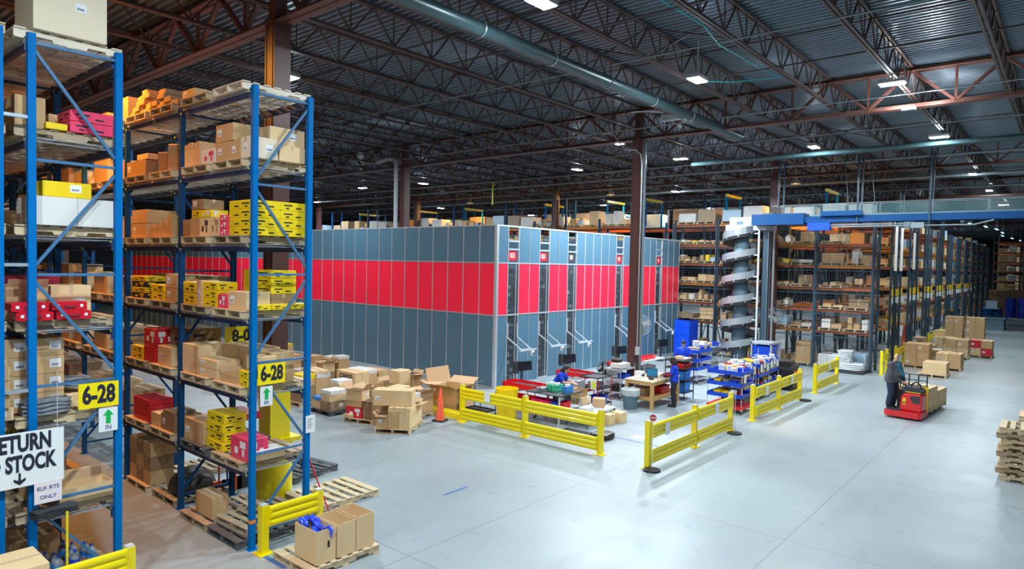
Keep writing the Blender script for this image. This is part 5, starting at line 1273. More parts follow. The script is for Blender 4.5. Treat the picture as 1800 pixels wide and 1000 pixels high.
# safety mesh on the far rack face
b = B()
for fy in FY: b.bar((-.12, fy, 0), (-.12, fy, 6.9), .07)
for z in (.05, 1.5, 2.55, 3.5, 4.55, 5.6, 6.7): b.bar((-.12, FY[0], z), (-.12, FY[-1], z), .04)
b.obj
t = thing('rack_safety_mesh', 'teal pipe frame and wire mesh covering the far rack face right of the spiral', 'safety mesh', (33.1, 0, 0)); b.obj('mesh_frame', 'rack_teal', t)
b = B(); y = FY[0]
while y < FY[-1]: b.bb(-.112, y-.0025, 0, -.108, y+.0025, 6.7); y += .12
z = .1
while z < 6.7: b.bb(-.112, FY[0], z-.0025, -.108, FY[-1], z+.0025); z += .12
b.obj('wire_mesh', 'wire_dark', t)

t = thing('flood_lamp', 'small flood lamp clamped on the roof girder, lighting its steel pinkish white', 'flood lamp', (20.62, 3.55, 8.98))
B().bb(-.10, -.16, -.05, .06, .16, .03).obj('housing', 'fixture', t); B().bb(-.09, -.15, .03, .05, .15, .04).obj('lens', 'led', t); B().bar((.0, 0, .0), (.38, 0, .09), .03).obj('clamp', 'fixture', t)
for dy in (-.5, .35):
    d = bpy.data.lights.new('flood_light', 'POINT'); d.shadow_soft_size = .1; d.energy = 90; d.color = (1, .93, .93)
    o = bpy.data.objects.new('flood_light', d); COL.objects.link(o); o.location = (20.55, 3.5+dy, 9.0)
# ================================================================= GOODS ON FAR RACKS
rnd = random.Random(11)
FN = ['lowest', 'second', 'third', 'fourth', 'fifth', 'top']
def load(x, y, z, w, d, h, kind, where, par_pallet=True, merge=False):
    if merge:
        MB_.bb(x-d/2, y-w/2, z, x+d/2, y+w/2, z+.12, 4); yy = y-w/2
        for i in range(2):
            hh = h*rnd.uniform(.5, 1); MB_.bb(x-d*.45, yy+.01, z+.12, x+d*.45, yy+w*.5*rnd.uniform(.8, 1)-.01, z+.12+hh, rnd.choice([0, 1, 1, 2, 3, 5])); yy += w/2
        return
    """one far pallet load: pallet plus its goods"""
    if par_pallet:
        fp = FARP['a'].copy(); COL.objects.link(fp); fp.location = (x, y, z); fp.scale = (1, w/1.1, 1)
        tag(fp, 'pallet %s' % where, 'pallet')
    z += .125
    if kind == 'wrap':
        m = rnd.choice(['wrap_blue', 'box_white', 'wrap_pale', 'wrap_kraft'])
        b = B(); b.rings([[(sx*(d/2-c)*q, sy*(w/2-c)*q, zz) for sx, sy, c in ((-1, -1, 0), (-.95, -1, 0), (.95, -1, 0), (1, -.95, 0), (1, .95, 0), (.95, 1, 0), (-.95, 1, 0), (-1, .95, 0))] for q, zz in ((.98, 0), (1, .05), (1, h*.5), (.99, h-.03), (.93, h))])
        o = b.obj('wrapped_load', m, loc=(x, y, z)); tag(o, '%s wrapped goods %s' % ({'wrap_blue': 'pale blue', 'box_white': 'white', 'wrap_pale': 'pale', 'wrap_kraft': 'brown'}[m], where), 'wrapped goods')
    else:
        n = rnd.choice([1, 2, 2, 3]); yy = y-w/2; big = rnd.randrange(n)
        for i in range(n):
            ww = w/n*rnd.uniform(.6, .98); hh = h*rnd.uniform(.35, 1) if n > 1 else h; dx = rnd.uniform(0, .12)
            if i == big:
                m = rnd.choice(['kraft_light', 'kraft', 'kraft', 'kraft_dark', 'kraft_dark', 'box_white'])
                b = B().box((0, 0, hh/2), (d*.85, ww, hh)); b.bb(-d*.425-.003, -.03, hh*.3, -d*.425, .03, hh, 1)
                o = b.obj('carton', [m, 'tape'], loc=(x+dx, yy+ww/2, z))
                tag(o, '%s carton, %s' % ({'kraft': 'brown', 'kraft_light': 'tan', 'kraft_dark': 'dark brown', 'box_white': 'white'}[m], where), 'cardboard box')
            else:
                mi = rnd.choice([0, 1, 2, 2, 3, 5, 7]); MB_.bb(x-d*.42+dx, yy+.01, z, x+d*.4, yy+ww-.01, z+hh, mi)
                if rnd.random() < .4: MB_.bb(x-d*.40+dx, yy+.03, z+hh, x+d*.1, yy+ww*.7, z+hh*1.35, rnd.choice([0, 1, 2, 3]))
            yy += w/n
mat('wrap_blue', (.40, .55, .68), .35, noise=.15, nscale=5, bump=.3); mat('wrap_pale', (.62, .62, .60), .35, noise=.15, nscale=5, bump=.3); mat('wrap_kraft', (.34, .24, .15), .4, noise=.3, nscale=5, bump=.3)
# simplified far pallet (single mesh)
b = B()
for y in (-.5, 0, .5): b.bb(-.6, y-.03, .015, .6, y+.03, .11)
for i in range(6): b.bb(-.6+i*.22, -.55, .11, -.6+i*.22+.12, .55, .125)
b.bb(-.6, -.55, 0, -.5, .55, .015).bb(.5, -.55, 0, .6, .55, .015)
FARP = {'a': b.obj('pallet', 'wood_pallet', loc=(33.75, 8.0, 0.0))}
tag(FARP['a'], 'pallet on the floor under the far rack bay nearest the wide aisle', 'pallet')
for bi in range(4):
    for li in range(6):
        for s in (0, 1):
            if rnd.random() < .06: continue
            y = FY[bi] + (.68 if s == 0 else 1.77)
            h = rnd.choice([.14, .25, .35, .45, .6])
            k = 'wrap' if (li == 5 or rnd.random() < .12) else 'c'
            if li == 5: h = rnd.uniform(.45, .75)
            load(33.72, y, FLV[li]+.002, .98, .95, h, k, '%s shelf, bay %d %s, rack behind the spiral' % (FN[li], bi+1, ('right', 'left')[s]))
for bi in range(4):
    for s in (0, 1):
        y = FY[bi]+(.68 if s == 0 else 1.77)
        load(33.72, y, .0, .98, .95, rnd.uniform(.5, 1.0), 'wrap' if bi == 0 else 'c', 'floor level, bay %d %s, rack behind the spiral' % (bi+1, ('right', 'left')[s]), par_pallet=not (bi == 0 and s == 0))
# white bundled goods in front of cage
for i, (x, y, z, w, h) in enumerate([(32.55, 7.5, .14, 1.1, .3), (32.6, 7.9, .44, .9, .3), (32.6, 7.7, .74, .6, .25)]):
    bagpile(x, y, z, .8, w, h, 'white bundled bags heaped before the far rack, %s layer' % ORD[i], 'bag_white', 50+i)
o = B().bb(-.5, -.8, .03, .5, .9, .138).obj('bundle_platform', 'dark', loc=(32.6, 7.7, 0)); tag(o, 'dark low platform under the white bundled bags', 'platform'); B().bb(-.5, -.8, 0, -.35, .9, .03).bb(.35, -.8, 0, .5, .9, .03).obj('runner', 'dark', o)
for bi in range(13):
    for s in (0, 1):
        y = FY2[bi] + (.68 if s == 0 else 1.77)
        load(33.72, y, 6.852, 1.0, .95, rnd.uniform(.4, .85), 'wrap' if rnd.random() < .6 else 'c', 'top shelf beyond grey enclosure, place %d from right' % (bi*2+s+1))
        if bi < 6: load(33.72, y, 5.802, 1.0, .95, rnd.uniform(.4, .7), 'c', '', True, True)
for bi in range(13):
    y = 14.15+2.43*bi+1.2
    load(37.4, y, 6.852, 1.6, .95, rnd.uniform(.7, 1.1), 'wrap', 'on the row behind the first far row, place %d from right' % (bi+1), False)
for ri, x in enumerate(rowx):
    for li in range(6):
        for s in ((0, 1) if ri < 2 else (0,)):
            y = FY[0] + (.68 if s == 0 else 1.77)
            load(x+.52, y, FLV[li]+.002, .98, .95, rnd.uniform(.3, .72), 'wrap' if rnd.random() < .25 else 'c', '%s shelf, aisle end of far rack row %d%s' % (FN[li], ri+2, '' if s == 0 else ', inner place'), True, ri >= 2)
# row-end details: yellow post guards, pale end panels, labels
k = 0
for ri, x in enumerate(rowx):
    for px in (x, x+.95):
        if px > 70: continue
        o = B().bb(.01, -.11, 3.35, .09, -.052, 3.70, 0).bb(.02, -.115, 3.0, .08, -.052, 3.3, 1).obj('rack_end_label', ['box_yellow', 'paper'], loc=(px, FY[0], 0))
        tag(o, 'yellow and white location label on a far aisle-end upright, counting upright %d' % (k+1), 'label'); k += 1
for i, (x, a, c) in enumerate([(37.1, 4.8, 6.9), (38.5, 4.8, 6.9), (42.0, 4.9, 6.8)]):
    o = B().bb(0, -.10, a-.2, .62, -.07, c-.1).obj('end_panel', 'box_white', loc=(x, FY[0], 0)); tag(o, 'tall white panel on a far rack row end, %s from the spiral' % ORD[i], 'panel')
for i, x in enumerate([36.4, 41.0, 45.9, 50.5, 55.2, 59.9]):
    guard_rail('small yellow guard rail at a far rack row end, %s from the driver' % ORD[i+1], x-.15, FY[0]-.45, 0, [0, 2.0 if i < 4 else 2.4], [.55], h=1.0)
guard_rail('small yellow guard rail standing across the end of the first far rack behind the driver', 33.0, 6.35, -.0, [0, 1.0], [.60], h=1.05)
t = thing('traffic_cone', 'tall orange cone between the far rack rows', 'traffic cone', (43.0, 7.2, 0)); B().bb(-.2, -.2, 0, .2, .2, .04).obj('base', 'rubber', t); B().lathe([(.15, .04), (.06, 1.5), (.05, 1.55)], n=16).obj('cone_body', 'cone_orange', t, True)
# floor pallets beyond the driver
def fstack(x, y, nx, ny, nz, w, d, h, label, m='kraft', jit=.0):
    fp = FARP['a'].copy(); COL.objects.link(fp); fp.location = (x, y, 0); tag(fp, 'pallet under the '+label, 'pallet')
    i = 0
    for c in range(nz):
        for a in range(nx):
            for b_ in range(ny):
                if (jit and rnd.random() < jit*c) or (a == nx-1 and b_ == ny-1 and c < nz-1 and nx > 1 and ny > 1): continue
                i += 1; mm = m if isinstance(m, str) else rnd.choice(m)
                carton(x-.58+a*w, y-.52+b_*d, .127+c*(h+.002), w*.97, d*.97, h, '%s carton %d, %s' % ({'kraft': 'brown', 'kraft_light': 'tan', 'kraft_dark': 'dark', 'box_white': 'white', 'box_red': 'red'}[mm], i, label), mm, stick='w' if a == 0 and rnd.random() < .4 else '')
fstack(37.1, 5.6, 2, 2, 3, .58, .5, .34, 'neat floor stack just right of the driver', 'kraft')
fstack(37.3, 4.35, 2, 2, 2, .58, .5, .33, 'low floor stack with white label, second right of the driver', ['kraft', 'kraft_light', 'box_white'])
fstack(39.0, 4.9, 2, 2, 2, .56, .5, .30, 'mixed floor stack behind the low one', ['kraft', 'kraft_light', 'box_white'], .3)
fstack(40.8, 5.9, 2, 2, 3, .56, .5, .33, 'floor stack by the second small guard rail', ['kraft', 'kraft_dark', 'kraft_light'], .2)
fstack(42.5, 4.6, 2, 2, 2, .56, .5, .46, 'tall-boxed floor stack out in the aisle', ['kraft', 'kraft_light'], .3)
fstack(44.2, 3.7, 2, 2, 2, .56, .5, .40, 'outermost floor stack with a red box', ['kraft_light', 'box_red', 'kraft'])
fstack(45.5, 5.6, 2, 2, 3, .56, .5, .36, 'floor stack before the third small guard rail', ['kraft', 'kraft_light'], .2)
fstack(34.4, 4.55, 2, 1, 2, .5, .9, .26, 'low floor stack directly behind the pallet truck', ['kraft_light', 'box_white'])
fstack(52.4, 5.9, 2, 2, 3, .58, .5, .52, 'tall brown floor stack farther down the aisle, left half', 'kraft')
fstack(52.4, 4.75, 2, 2, 3, .58, .5, .52, 'tall brown floor stack farther down the aisle, right half', 'kraft')
# barrels, blue stuff
for i, (x, y) in enumerate([(70.5, 5.6), (71.2, 5.0)]):
    o = B().lathe([(.42, 0), (.44, .05), (.44, .7), (.46, .72), (.44, .75), (.44, 1.4), (.46, 1.45), (.42, 1.5)], n=20).obj('drum', 'conv_blue', None, True, loc=(x, y, 0)); tag(o, 'blue drum at the end of the far racks, %s' % ('left', 'right')[i], 'drum')
o = B().bb(-.6, -.6, 1.52, .6, .6, 1.56).obj('drum_cover', 'wrap_blue', loc=(70.8, 5.3, 0)); B().bb(-.4, -.4, 1.56, .4, .4, 2.2).obj('wrapped_goods', 'wrap_blue', o); tag(o, 'pale wrapped goods on a board over the blue drums', 'wrapped goods')
o = B().bb(-1.0, -.7, .9, 1.2, .7, 1.0).bb(-.9, -.6, 0, -.8, .6, .9).bb(1.0, -.6, 0, 1.1, .6, .9).obj('platform_table', 'teal_metal', loc=(66.5, 4.7, 0)); tag(o, 'flat blue-grey table standing out in the far aisle', 'table')
k = 0
for a in range(8):
    for c in range(3):
        MB_.bb(88.5, 1.2+a*.98, c*.92, 89.4, 2.15+a*.98, c*.92+.9, 2)
for i, y in enumerate([3.9, 4.9]):
    o = B().lathe([(.42, 0), (.44, .05), (.44, .55), (.46, .57), (.44, .6), (.44, 1.1), (.46, 1.15), (.42, 2.0)], n=20).obj('drum', 'box_blue', None, True, loc=(86.6, y, 0)); tag(o, 'dark blue drum before the far wall of boxes, %s' % ('right', 'left')[i], 'drum')
for ri, x in enumerate((90, 96, 102)):
    for li in range(6):
        for s in range(2):
            load(x+.5, 3.2+s*2.4, FLV[li], 1.6, .95, .65, 'c', '', False, True)
o = MB_.obj('distant_goods', MM_); o['kind'] = 'stuff'; o['label'] = 'small loose cartons and goods filling the distant and inner rack shelves'; o['category'] = 'goods'
t = thing('hanging_strap', 'yellow strap hanging from the roof in the far right', 'strap', (61, 2.75, 7.1)); B().bb(-.04, -.04, 0, .04, .04, 2.9).obj('strap', 'lime_tag', t)
t = thing('hanging_strap', 'yellow strap hanging above the grey enclosure near its corner', 'strap', (30.0, 27.0, 8.1)); B().bb(-.03, -.03, 0, .03, .03, 1.35).obj('strap', 'lime_tag', t)
# right edge pallet stack
for i in range(9):
    m = ('wood_pallet', 'wood_old', 'wood_pallet')[i % 3]
    pallet(18.78+.03*((i*7) % 4-1.5), .55+.04*((i*5) % 3-1), i*.1325, pi/2 if i % 2 else pi/2+.03, 'pallet %s from the floor in the tall stack at the right edge' % ORD[i], m, 1.0, 1.0)
for i in range(5):
    pallet(23.6, .42, i*.1325, pi/2, 'pallet %s from the floor in the farther stack at the right edge' % ORD[i], 'wood_old' if i % 2 else 'wood_pallet')
carton(23.1, 0.0, .6625, .9, .9, .7, 'brown carton on the farther pallet stack at the right edge', 'kraft')
# floor markings and papers
def decal(name, label, x0, y0, x1, y1, m):
    o = B().bb(x0, y0, .0005, x1, y1, .003).obj(name, m); return tag(o, label, 'floor marking')
mat('mark_blue', (.05, .14, .38), .6); mat('mark_yellow', (.75, .62, .1), .6); mat('mark_cream', (.62, .58, .48), .6)
decal('floor_tape', 'short blue tape mark on the open floor near the lower centre', 9.1, 9.30, 9.75, 9.36, 'mark_blue')
decal('floor_tape', 'blue tape strip on the floor beside the near guard rail', 5.28, 8.8, 5.36, 9.36, 'mark_blue')
decal('floor_tape', 'worn yellow tape line on the floor at the lower right', 8.6, 1.12, 12.2, 1.20, 'mark_yellow')
decal('floor_patch', 'cream square patch on the floor inside the entrance gap', 15.6, 8.5, 15.95, 8.95, 'mark_cream')
decal('floor_tape', 'thin blue tape line crossing the entrance gap floor', 15.3, 7.6, 15.35, 9.6, 'mark_blue')
# ================================================================= PALLET TRUCK
TX, TY = 23.85, 3.85
t = thing('pallet_truck', 'red ride-on pallet truck driven by the man in the grey jacket', 'pallet truck', (TX, TY, 0), -.10)
B().ext([(-.26, -.47), (-.32, -.40), (-.32, .46), (-.26, .56), (.45, .56), (.45, -.47)], 'z', .06, .24).obj('platform', 'truck_red', t)
B().bb(-.28, .14, .24, .44, .54, .252).obj('floor_mat', 'dark', t)
b = B(); P_ = [(-.44, .24), (.17, .24), (.15, .60), (.11, .72), (.02, .80), (-.36, .82), (-.44, .76)]
b.ext(P_, 'x', -.12, .46); o = b.obj('motor_hood', 'truck_red', t)
bv = o.modifiers.new('bevel', 'BEVEL'); bv.width = .05; bv.segments = 3
B().ext([(-.39, .74), (-.10, .72), (-.14, .60), (-.22, .50), (-.39, .50)], 'x', -.126, -.112).obj('hood_window', 'dark', t)
B().bb(-.128, .0, .44, -.118, .08, .64).obj('warning_sticker', 'box_yellow', t)
b = B(); b.box((-.129, .04, .50), (.004, .05, .05)); b.obj('sticker_mark', 'ink', t)
B().bb(.46, -.46, .10, .50, -.30, .98).obj('load_guard', 'box_yellow', t); B().bb(.46, -.295, .10, .50, .40, .80).obj('guard_plate', 'dark', t)
B().ext([(-.42, .82), (-.42, .90), (-.30, .98), (.06, 1.00), (.12, .93), (.06, .82)], 'x', -.10, .40).obj('console', 'dark', t); B().bb(-.105, -.40, .83, -.098, .02, .85).obj('yellow_strip', 'box_yellow', t)
b = B(); b.path([(.10, .02, .95), (.08, .09, 1.05)], .03, 8); b.path([(-.14, .06, 1.04), (-.08, .10, 1.07), (.20, .10, 1.07), (.28, .06, 1.04)], .022, 8); b.obj('steering_handle', 'dark', t, True)
B().bb(-.03, .06, 1.05, .12, .14, 1.11).obj('handle_grip', 'truck_red', t)
b = B(); b.path([(.1, -.08, .97), (.1, -.11, 1.08), (.1, -.22, 1.15), (.1, -.33, 1.08), (.1, -.36, .93)], .022, 8); b.obj('grab_bar', 'black', t, True)
b = B()
for y in (-.42, -.18, .08, .32): b.bar((.48, y, .9), (.48, y, 1.34), .03)
for z in (1.0, 1.16, 1.33): b.bar((.48, -.44, z), (.48, .34, z), .022); b.obj('backrest_frame', 'rack_navy', t)
B().bb(.5, -.30, .03, 2.9, -.12, .10).obj('fork', 'dark', t); B().bb(.5, .12, .03, 2.9, .30, .10).obj('fork', 'dark', t)
for y in (-.3, .3): B().tube((.1, y-.06, .10), (.1, y+.06, .10), .10, 16).obj('wheel', 'rubber', t)
for sx, lab in ((1.12, 'first'), (2.28, 'second')):
    p = pallet(TX+sx*cos(-.1), TY+sx*sin(-.1), .104, -.10, '%s pallet carried on the forks of the red truck' % lab, 'wood_pallet', .93, .9)
    for a in range(2):
        for c in range(3):
            for q in range(2 if lab == 'first' else 1):
                hh = .33 if lab == 'first' else .48
                lx, ly = sx-.27+a*.54, -.3+c*.3; xx = TX+lx*cos(-.1)-ly*sin(-.1); yy = TY+lx*sin(-.1)+ly*cos(-.1)
                o = carton(xx-.26, yy-.14, .236+q*(hh+.002), .52, .285, hh, '%s carton on the truck forks, %s pallet, column %d row %d' % (('tan', 'pale')[q], lab, a*3+c+1, q+1), 'kraft_light', rz=-.10, stick='s')
# ================================================================= PEOPLE
def capsule(b, p0, p1, r0, r1, n=14, sx=1.0):
    p0, p1 = Vector(p0), Vector(p1); b.path([p0+(p0-p1).normalized()*r0*.75, p0+(p0-p1).normalized()*r0*.4, p0, p1, p1+(p1-p0).normalized()*r1*.4, p1+(p1-p0).normalized()*r1*.75], [r0*.55, r0*.88, r0, r1, r1*.88, r1*.55], n)
def fuse(b, name, m, parent, voxel=.012, smooth=6):
    me = b.mesh(name, m); o = bpy.data.objects.new(name, me); COL.objects.link(o)
    r = o.modifiers.new('r', 'REMESH'); r.mode = 'VOXEL'; r.voxel_size = voxel
    s = o.modifiers.new('s', 'SMOOTH'); s.iterations = smooth; s.factor = .5
    me2 = bpy.data.meshes.new_from_object(o.evaluated_get(bpy.context.evaluated_depsgraph_get()))
    bpy.data.objects.remove(o)
    o = bpy.data.objects.new(name, me2); COL.objects.link(o); o.parent = parent
    me2.materials.clear(); me2.materials.append(M(m)); me2.polygons.foreach_set('use_smooth', [True]*len(me2.polygons)); return o
def ell(b, c, r, n=16, k=11): b.ball(c, r, n, k)
def torso(b, lv, n=20):   # list of (centre x,y,z, rx, ry)
    b.rings([[(c[0]+rx*cos(2*pi*j/n), c[1]+ry*sin(2*pi*j/n), c[2]) for j in range(n)] for c, rx, ry in lv])
def hand(b, w, d, up, s=1.0, curl=.5, side=1):
    """w wrist point, d finger direction, up back-of-hand normal"""
    w, d, up = Vector(w), Vector(d).normalized(), Vector(up).normalized(); x = d.cross(up).normalized(); up = x.cross(d)
    b.rings([[w + d*(t*s) + x*(hw*s*cos(a)) + up*(ht*s*sin(a)) for a in [i*pi/6 for i in range(12)]] for t, hw, ht in ((-.02, .026, .020), (.02, .034, .018), (.06, .042, .016), (.088, .040, .012))])
    for i, L in enumerate((.072, .082, .076, .060)):
        o = w + d*.08*s + x*((-.030+.02*i)*s); dd = (d-up*curl*.4).normalized(); d2 = (d-up*curl*1.2).normalized(); d3 = (d-up*curl*2.2).normalized()
        b.path([o, o+dd*L*.45*s, o+dd*L*.45*s+d2*L*.3*s, o+dd*L*.45*s+d2*L*.3*s+d3*L*.25*s], [.0095*s, .009*s, .0085*s, .006*s], 8)
    tb = w + d*.025*s + x*(-.03*s*side); td = (d*.6-x*side*.8-up*.3).normalized()
    b.path([tb, tb+td*.035*s, tb+(td+d*.5).normalized()*.062*s], [.012*s, .010*s, .007*s], 8)
def person(label, loc, rz, H, skin, shirt, trousers, hair, P, build=1.0, shoes='black', hairstyle='short', cap=None, sleeve_long=None, jacket=None, glasses=False, lower_sleeve=None):
    """P: joint positions in local metres, figure faces local +x; z up"""
    t = thing('person', label, 'person', loc, rz); g = build
    hd = Vector(P['head']); nk = Vector(P['neck']); pl = Vector(P['pelvis']); ch = Vector(P['chest']); fw = Vector(P.get('face', (1, 0, -.1))).normalized()
    lt = Vector((0, 1, 0)); upv = fw.cross(lt).normalized()
    b = B()
    # torso
    wst = pl.lerp(ch, .45)+Vector((P.get('belly', 0)*.6, 0, 0))
    L = [(pl+Vector((0, 0, -.09)), .10*g, .13*g), (pl, .125*g, .17*g), (wst, .118*g+P.get('belly', 0), .155*g+P.get('belly', 0)*.4), (ch, .125*g, .175*g), (ch.lerp(nk, .55), .11*g, .185*g), (ch.lerp(nk, .85), .07*g, .12*g), (nk, .05, .055), (nk.lerp(hd, .5), .048, .05)]
    torso(b, L)
    for s, q in ((1, 'L'), (-1, 'R')):
        sh, el, wr = Vector(P['sh'+q]), Vector(P['el'+q]), Vector(P['wr'+q]); ell(b, sh, (.062*g,)*3)
        capsule(b, ch.lerp(nk, .6), sh, .07*g, .06*g); capsule(b, sh, el, .052*g, .041*g); capsule(b, el, wr, .040*g, .026)
        hp, kn, an = Vector(P['hp'+q]), Vector(P['kn'+q]), Vector(P['an'+q])
        capsule(b, hp, kn, .088*g, .058*g); capsule(b, kn, an, .056*g, .038)
        hand(b, wr, Vector(P.get('hd'+q, (wr-el))), Vector(P.get('hu'+q, (0, 0, 1))), 1.0, P.get('curl', .6), s)
    # head: cranium, face, jaw, nose, ears
    def hp_(a, c, d): return hd + fw*a + lt*c + upv*d
    nb = len(b.v)
    def hell(c, r):
        n, k = 16, 11; b.rings([[hd + fw*(c[0]+r[0]*cos(2*pi*j/n)*sin(pi*q)) + lt*(c[1]+r[1]*sin(2*pi*j/n)*sin(pi*q)) + upv*(c[2]-r[2]*cos(pi*q)) for j in range(n)] for q in [(i+.15)/(k-.7) for i in range(k)]])
    hell((-.015, 0, .03), (.092, .074, .09)); hell((.012, 0, -.035), (.072, .060, .078)); hell((.052, 0, -.085), (.028, .030, .022))
    hell((.089, 0, -.018), (.018, .012, .024)); hell((.078, 0, .02), (.01, .034, .012)); hell((.072, 0, -.055), (.018, .028, .018))
    for s in (1, -1): hell((-.005, s*.076, -.01), (.02, .010, .032)); hell((.055, s*.035, -.025), (.022, .02, .02))
    fuse(b, 'body', skin, t, .009, 4)
    for s in (1, -1):
        e = B(); c = hp_(.079, s*.028, .004); e.ball(c, (.010, .011, .007), 10, 7); e.obj('eye', 'eye', t, True)
        e = B(); e.bar(hp_(.086, s*.014, .024), hp_(.078, s*.044, .022), .006, .006); e.obj('eyebrow', hair, t)
    e = B(); e.ball(hp_(.083, 0, -.055), (.006, .020, .006), 10, 7); e.obj('mouth', 'lips', t, True)
    if glasses:
        e = B()
        for s in (1, -1): e.path([hp_(.098, s*.032+.022*cos(a), .003+.016*sin(a)) for a in [i*pi/8 for i in range(16)]], .002, 5, close=True); e.bar(hp_(.098, s*.055, .006), hp_(.0, s*.080, .006), .003)
        e.bar(hp_(.098, .01, .006), hp_(.098, -.01, .006), .003); e.obj('glasses', 'glasses', t)
    # hair
    b = B(); keep = len(b.v)
    def hell2(c, r):
        n, k = 16, 11; b.rings([[hd + fw*(c[0]+r[0]*cos(2*pi*j/n)*sin(pi*q)) + lt*(c[1]+r[1]*sin(2*pi*j/n)*sin(pi*q)) + upv*(c[2]-r[2]*cos(pi*q)) for j in range(n)] for q in [(i+.15)/(k-.7) for i in range(k)]])
    if hairstyle == 'bald': hell2((-.045, 0, .0), (.062, .079, .05))
    else: hell2((-.028, 0, .045), (.094, .084, .090)); hell2((-.05, 0, -.01), (.06, .080, .07))
    if hairstyle == 'long':
        for s in (1, -1): hell2((-.03, s*.065, -.06), (.055, .035, .11))
        hell2((-.07, 0, -.09), (.05, .075, .12))
    fuse(b, 'hair', hair, t, .009, 3)
    if cap:
        b = B(); n = 18; b.rings([[hd + fw*(-.018+.100*cos(2*pi*j/n)*q) + lt*(.088*sin(2*pi*j/n)*q) + upv*z for j in range(n)] for q, z in ((1.02, .045), (1.02, .06), (.93, .105), (.6, .135), (.2, .145))]); b.obj('cap', cap, t, True)
        b = B(); b.ext([(.06, -.06), (.14, -.045), (.155, 0), (.14, .045), (.06, .06)], 'z', .045, .053); o = b.obj('cap_brim', cap, t); o.matrix_local = Matrix.Translation(hd) @ Matrix((fw, lt, upv)).transposed().to_4x4()
    # clothes: top
    b = B(); hem = P.get('hem', -.10)
    Lc_ = [(pl+Vector((-.0, 0, hem)), .135*g+P.get('belly', 0)*.3, .178*g), (pl, .142*g+P.get('belly', 0)*.5, .188*g), (wst, .134*g+P.get('belly', 0), .172*g+P.get('belly', 0)*.4), (ch, .142*g, .192*g), (ch.lerp(nk, .55), .126*g, .198*g), (ch.lerp(nk, .85), .082*g, .135*g), (ch.lerp(nk, .99), .066, .072)]
    torso(b, Lc_)
    for q in 'LR':
        sh, el, wr = Vector(P['sh'+q]), Vector(P['el'+q]), Vector(P['wr'+q])
        ell(b, sh, (.076*g,)*3); capsule(b, ch.lerp(nk, .6), sh, .085*g, .073*g)
        if sleeve_long: capsule(b, sh, el, .068*g, .056*g); b.path([el+(el-wr).normalized()*.02, el, el.lerp(wr, .92)], [.05*g, .055*g, .040*g], 14)
        else: b.path([sh, sh.lerp(el, .5), sh.lerp(el, .82)], [.068*g, .066*g, .062*g], 14)
    o = fuse(b, 'jacket' if jacket else 'shirt', jacket or shirt, t, .012, 5)
    if jacket:
        b = B(); Lj = [(c+Vector((.050, 0, 0)), rx*.92, ry*.52) for c, rx, ry in Lc_[1:6]]; torso(b, Lj); fuse(b, 'shirt', shirt, t, .012, 4)
    if lower_sleeve:
        b = B()
        for q in 'LR': el, wr, sh = Vector(P['el'+q]), Vector(P['wr'+q]), Vector(P['sh'+q]); b.path([el.lerp(sh, .25), el, el.lerp(wr, .9)], [.056*g, .05*g, .038*g], 14)
        fuse(b, 'long_sleeve', lower_sleeve, t, .011, 3)
    # trousers
    b = B(); torso(b, [(pl+Vector((0, 0, -.13)), .115*g, .15*g), (pl+Vector((0, 0, -.05)), .137*g, .181*g), (pl+Vector((0, 0, .05)), .134*g+P.get('belly', 0)*.3, .172*g)])
    for q in 'LR':
        hp, kn, an = Vector(P['hp'+q]), Vector(P['kn'+q]), Vector(P['an'+q]); capsule(b, hp, kn, .103*g, .078*g); b.path([kn+(kn-an).normalized()*.03, kn, kn.lerp(an, .5), an+Vector((0, 0, -.02))], [.07*g, .078*g, .073*g, .066*g], 14)
    fuse(b, 'trousers', trousers, t, .012, 4)
    for q in 'LR':
        an = Vector(P['an'+q]); b = B(); n = 16
        b.rings([[(an.x+.07+rx*cos(2*pi*j/n), an.y+ry*sin(2*pi*j/n), P.get('floor', 0)+z) for j in range(n)] for z, rx, ry in ((.0, .135, .045), (.02, .14, .05), (.05, .13, .048))])
        b.rings([[(an.x+.0+rx*cos(2*pi*j/n), an.y+ry*sin(2*pi*j/n), P.get('floor', 0)+z) for j in range(n)] for z, rx, ry in ((.04, .07, .045), (.11, .055, .045))]); fuse(b, 'shoe', shoes, t, .010, 3)
    return t
def stand(H, **k):
    s = H/1.75
    P = dict(head=(.04*s, 0, 1.615*s), neck=(.0, 0, 1.47*s), chest=(0, 0, 1.28*s), pelvis=(0, 0, .95*s), shL=(0, .19*s, 1.40*s), shR=(0, -.19*s, 1.40*s), elL=(0, .24*s, 1.12*s), elR=(0, -.24*s, 1.12*s),
             wrL=(.06, .24*s, .88*s), wrR=(.06, -.24*s, .88*s), hpL=(0, .09*s, .90*s), hpR=(0, -.09*s, .90*s), knL=(.02, .10*s, .50*s), knR=(.02, -.10*s, .50*s), anL=(-.02, .11*s, .10), anR=(-.02, -.11*s, .10))
    P.update(k); return P
# worker at the bench: seen from her right/back, facing -x/+y
person('woman in blue shirt and dark trousers standing at the wooden workbench', (20.05, 9.88, 0), 1.95, 1.63, 'skin_dark', 'shirt_blue', 'trousers_dark', 'hair_dark',
       stand(1.63, head=(.07, 0, 1.50), face=(1, 0, -.35), elL=(.10, .24, 1.06), elR=(.10, -.24, 1.06), wrL=(.34, .14, 1.04), wrR=(.34, -.12, 1.04), hdL=(1, -.2, -.3), hdR=(1, .2, -.3)), .98, hairstyle='long', lower_sleeve='sleeve_red')
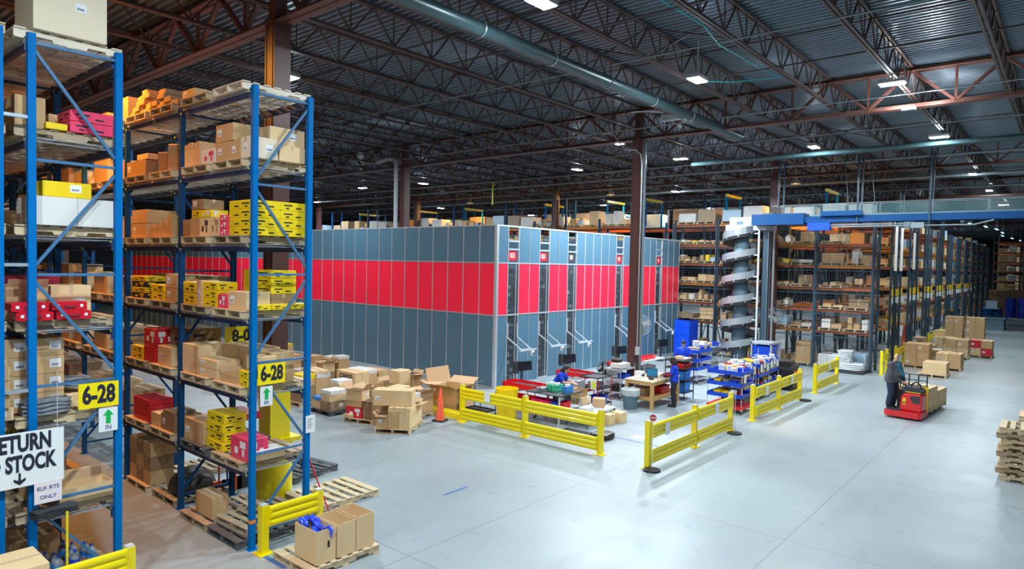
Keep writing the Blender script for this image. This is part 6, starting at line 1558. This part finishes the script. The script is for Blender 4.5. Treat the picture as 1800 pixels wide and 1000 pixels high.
# bending woman at the packing table, facing the camera-right, looking down
person('woman in a blue T-shirt bending over the green bins at the packing table', (16.42, 12.0, 0), -1.25, 1.62, 'skin', 'shirt_blue', 'trousers_navy', 'hair_dark',
       stand(1.62, head=(.30, 0, 1.40), neck=(.20, 0, 1.30), chest=(.13, 0, 1.16), pelvis=(-.04, 0, .90), face=(.8, 0, -.75), shL=(.17, .18, 1.24), shR=(.17, -.18, 1.24), elL=(.30, .22, 1.02), elR=(.30, -.22, 1.02), wrL=(.52, .10, 1.00), wrR=(.52, -.08, 1.02), hdL=(1, -.1, -.3), hdR=(1, .1, -.3)), 1.05, hairstyle='long', glasses=True)
# man with cap, facing camera
person('man in a blue polo shirt and dark cap standing by the blue tray cart', (24.15, 11.55, 0), pi+.45, 1.72, 'skin', 'shirt_blue', 'trousers_dark', 'hair_dark',
       stand(1.72, face=(1, 0, -.25), elL=(.02, .27, 1.10), elR=(.02, -.27, 1.10), wrL=(.12, .26, .90), wrR=(.12, -.26, .90)), 1.08, cap='ink', lower_sleeve='sleeve_red')
# driver on the platform
HF = .252
Pd = stand(1.74, belly=.10, head=(.06, 0, 1.60+HF), face=(.78, -.62, -.05), neck=(.0, 0, 1.46+HF), chest=(.0, 0, 1.26+HF), pelvis=(-.04, 0, .93+HF), shL=(.0, .23, 1.38+HF), shR=(.0, -.23, 1.38+HF), elL=(.07, .31, 1.10+HF), elR=(.07, -.29, 1.10+HF),
           wrL=(.27, .12, .86+HF), wrR=(.29, -.06, .86+HF), hpL=(-.04, .10, .88+HF), hpR=(-.04, -.10, .88+HF), knL=(.0, .11, .48+HF), knR=(.0, -.12, .48+HF), anL=(-.08, .12, .10+HF), anR=(-.08, -.12, .10+HF), hdL=(1, -.5, -.3), hdR=(1, .5, -.3), floor=HF, hem=-.12, curl=1.0)
person('balding man in a grey jacket and teal shirt riding the red pallet truck', (TX+.12, TY+.40, 0), -1.90, 1.74, 'skin', 'shirt_teal', 'trousers_navy', 'hair_grey', Pd, 1.30, hairstyle='bald', jacket='jacket_grey', sleeve_long=True, glasses=True)
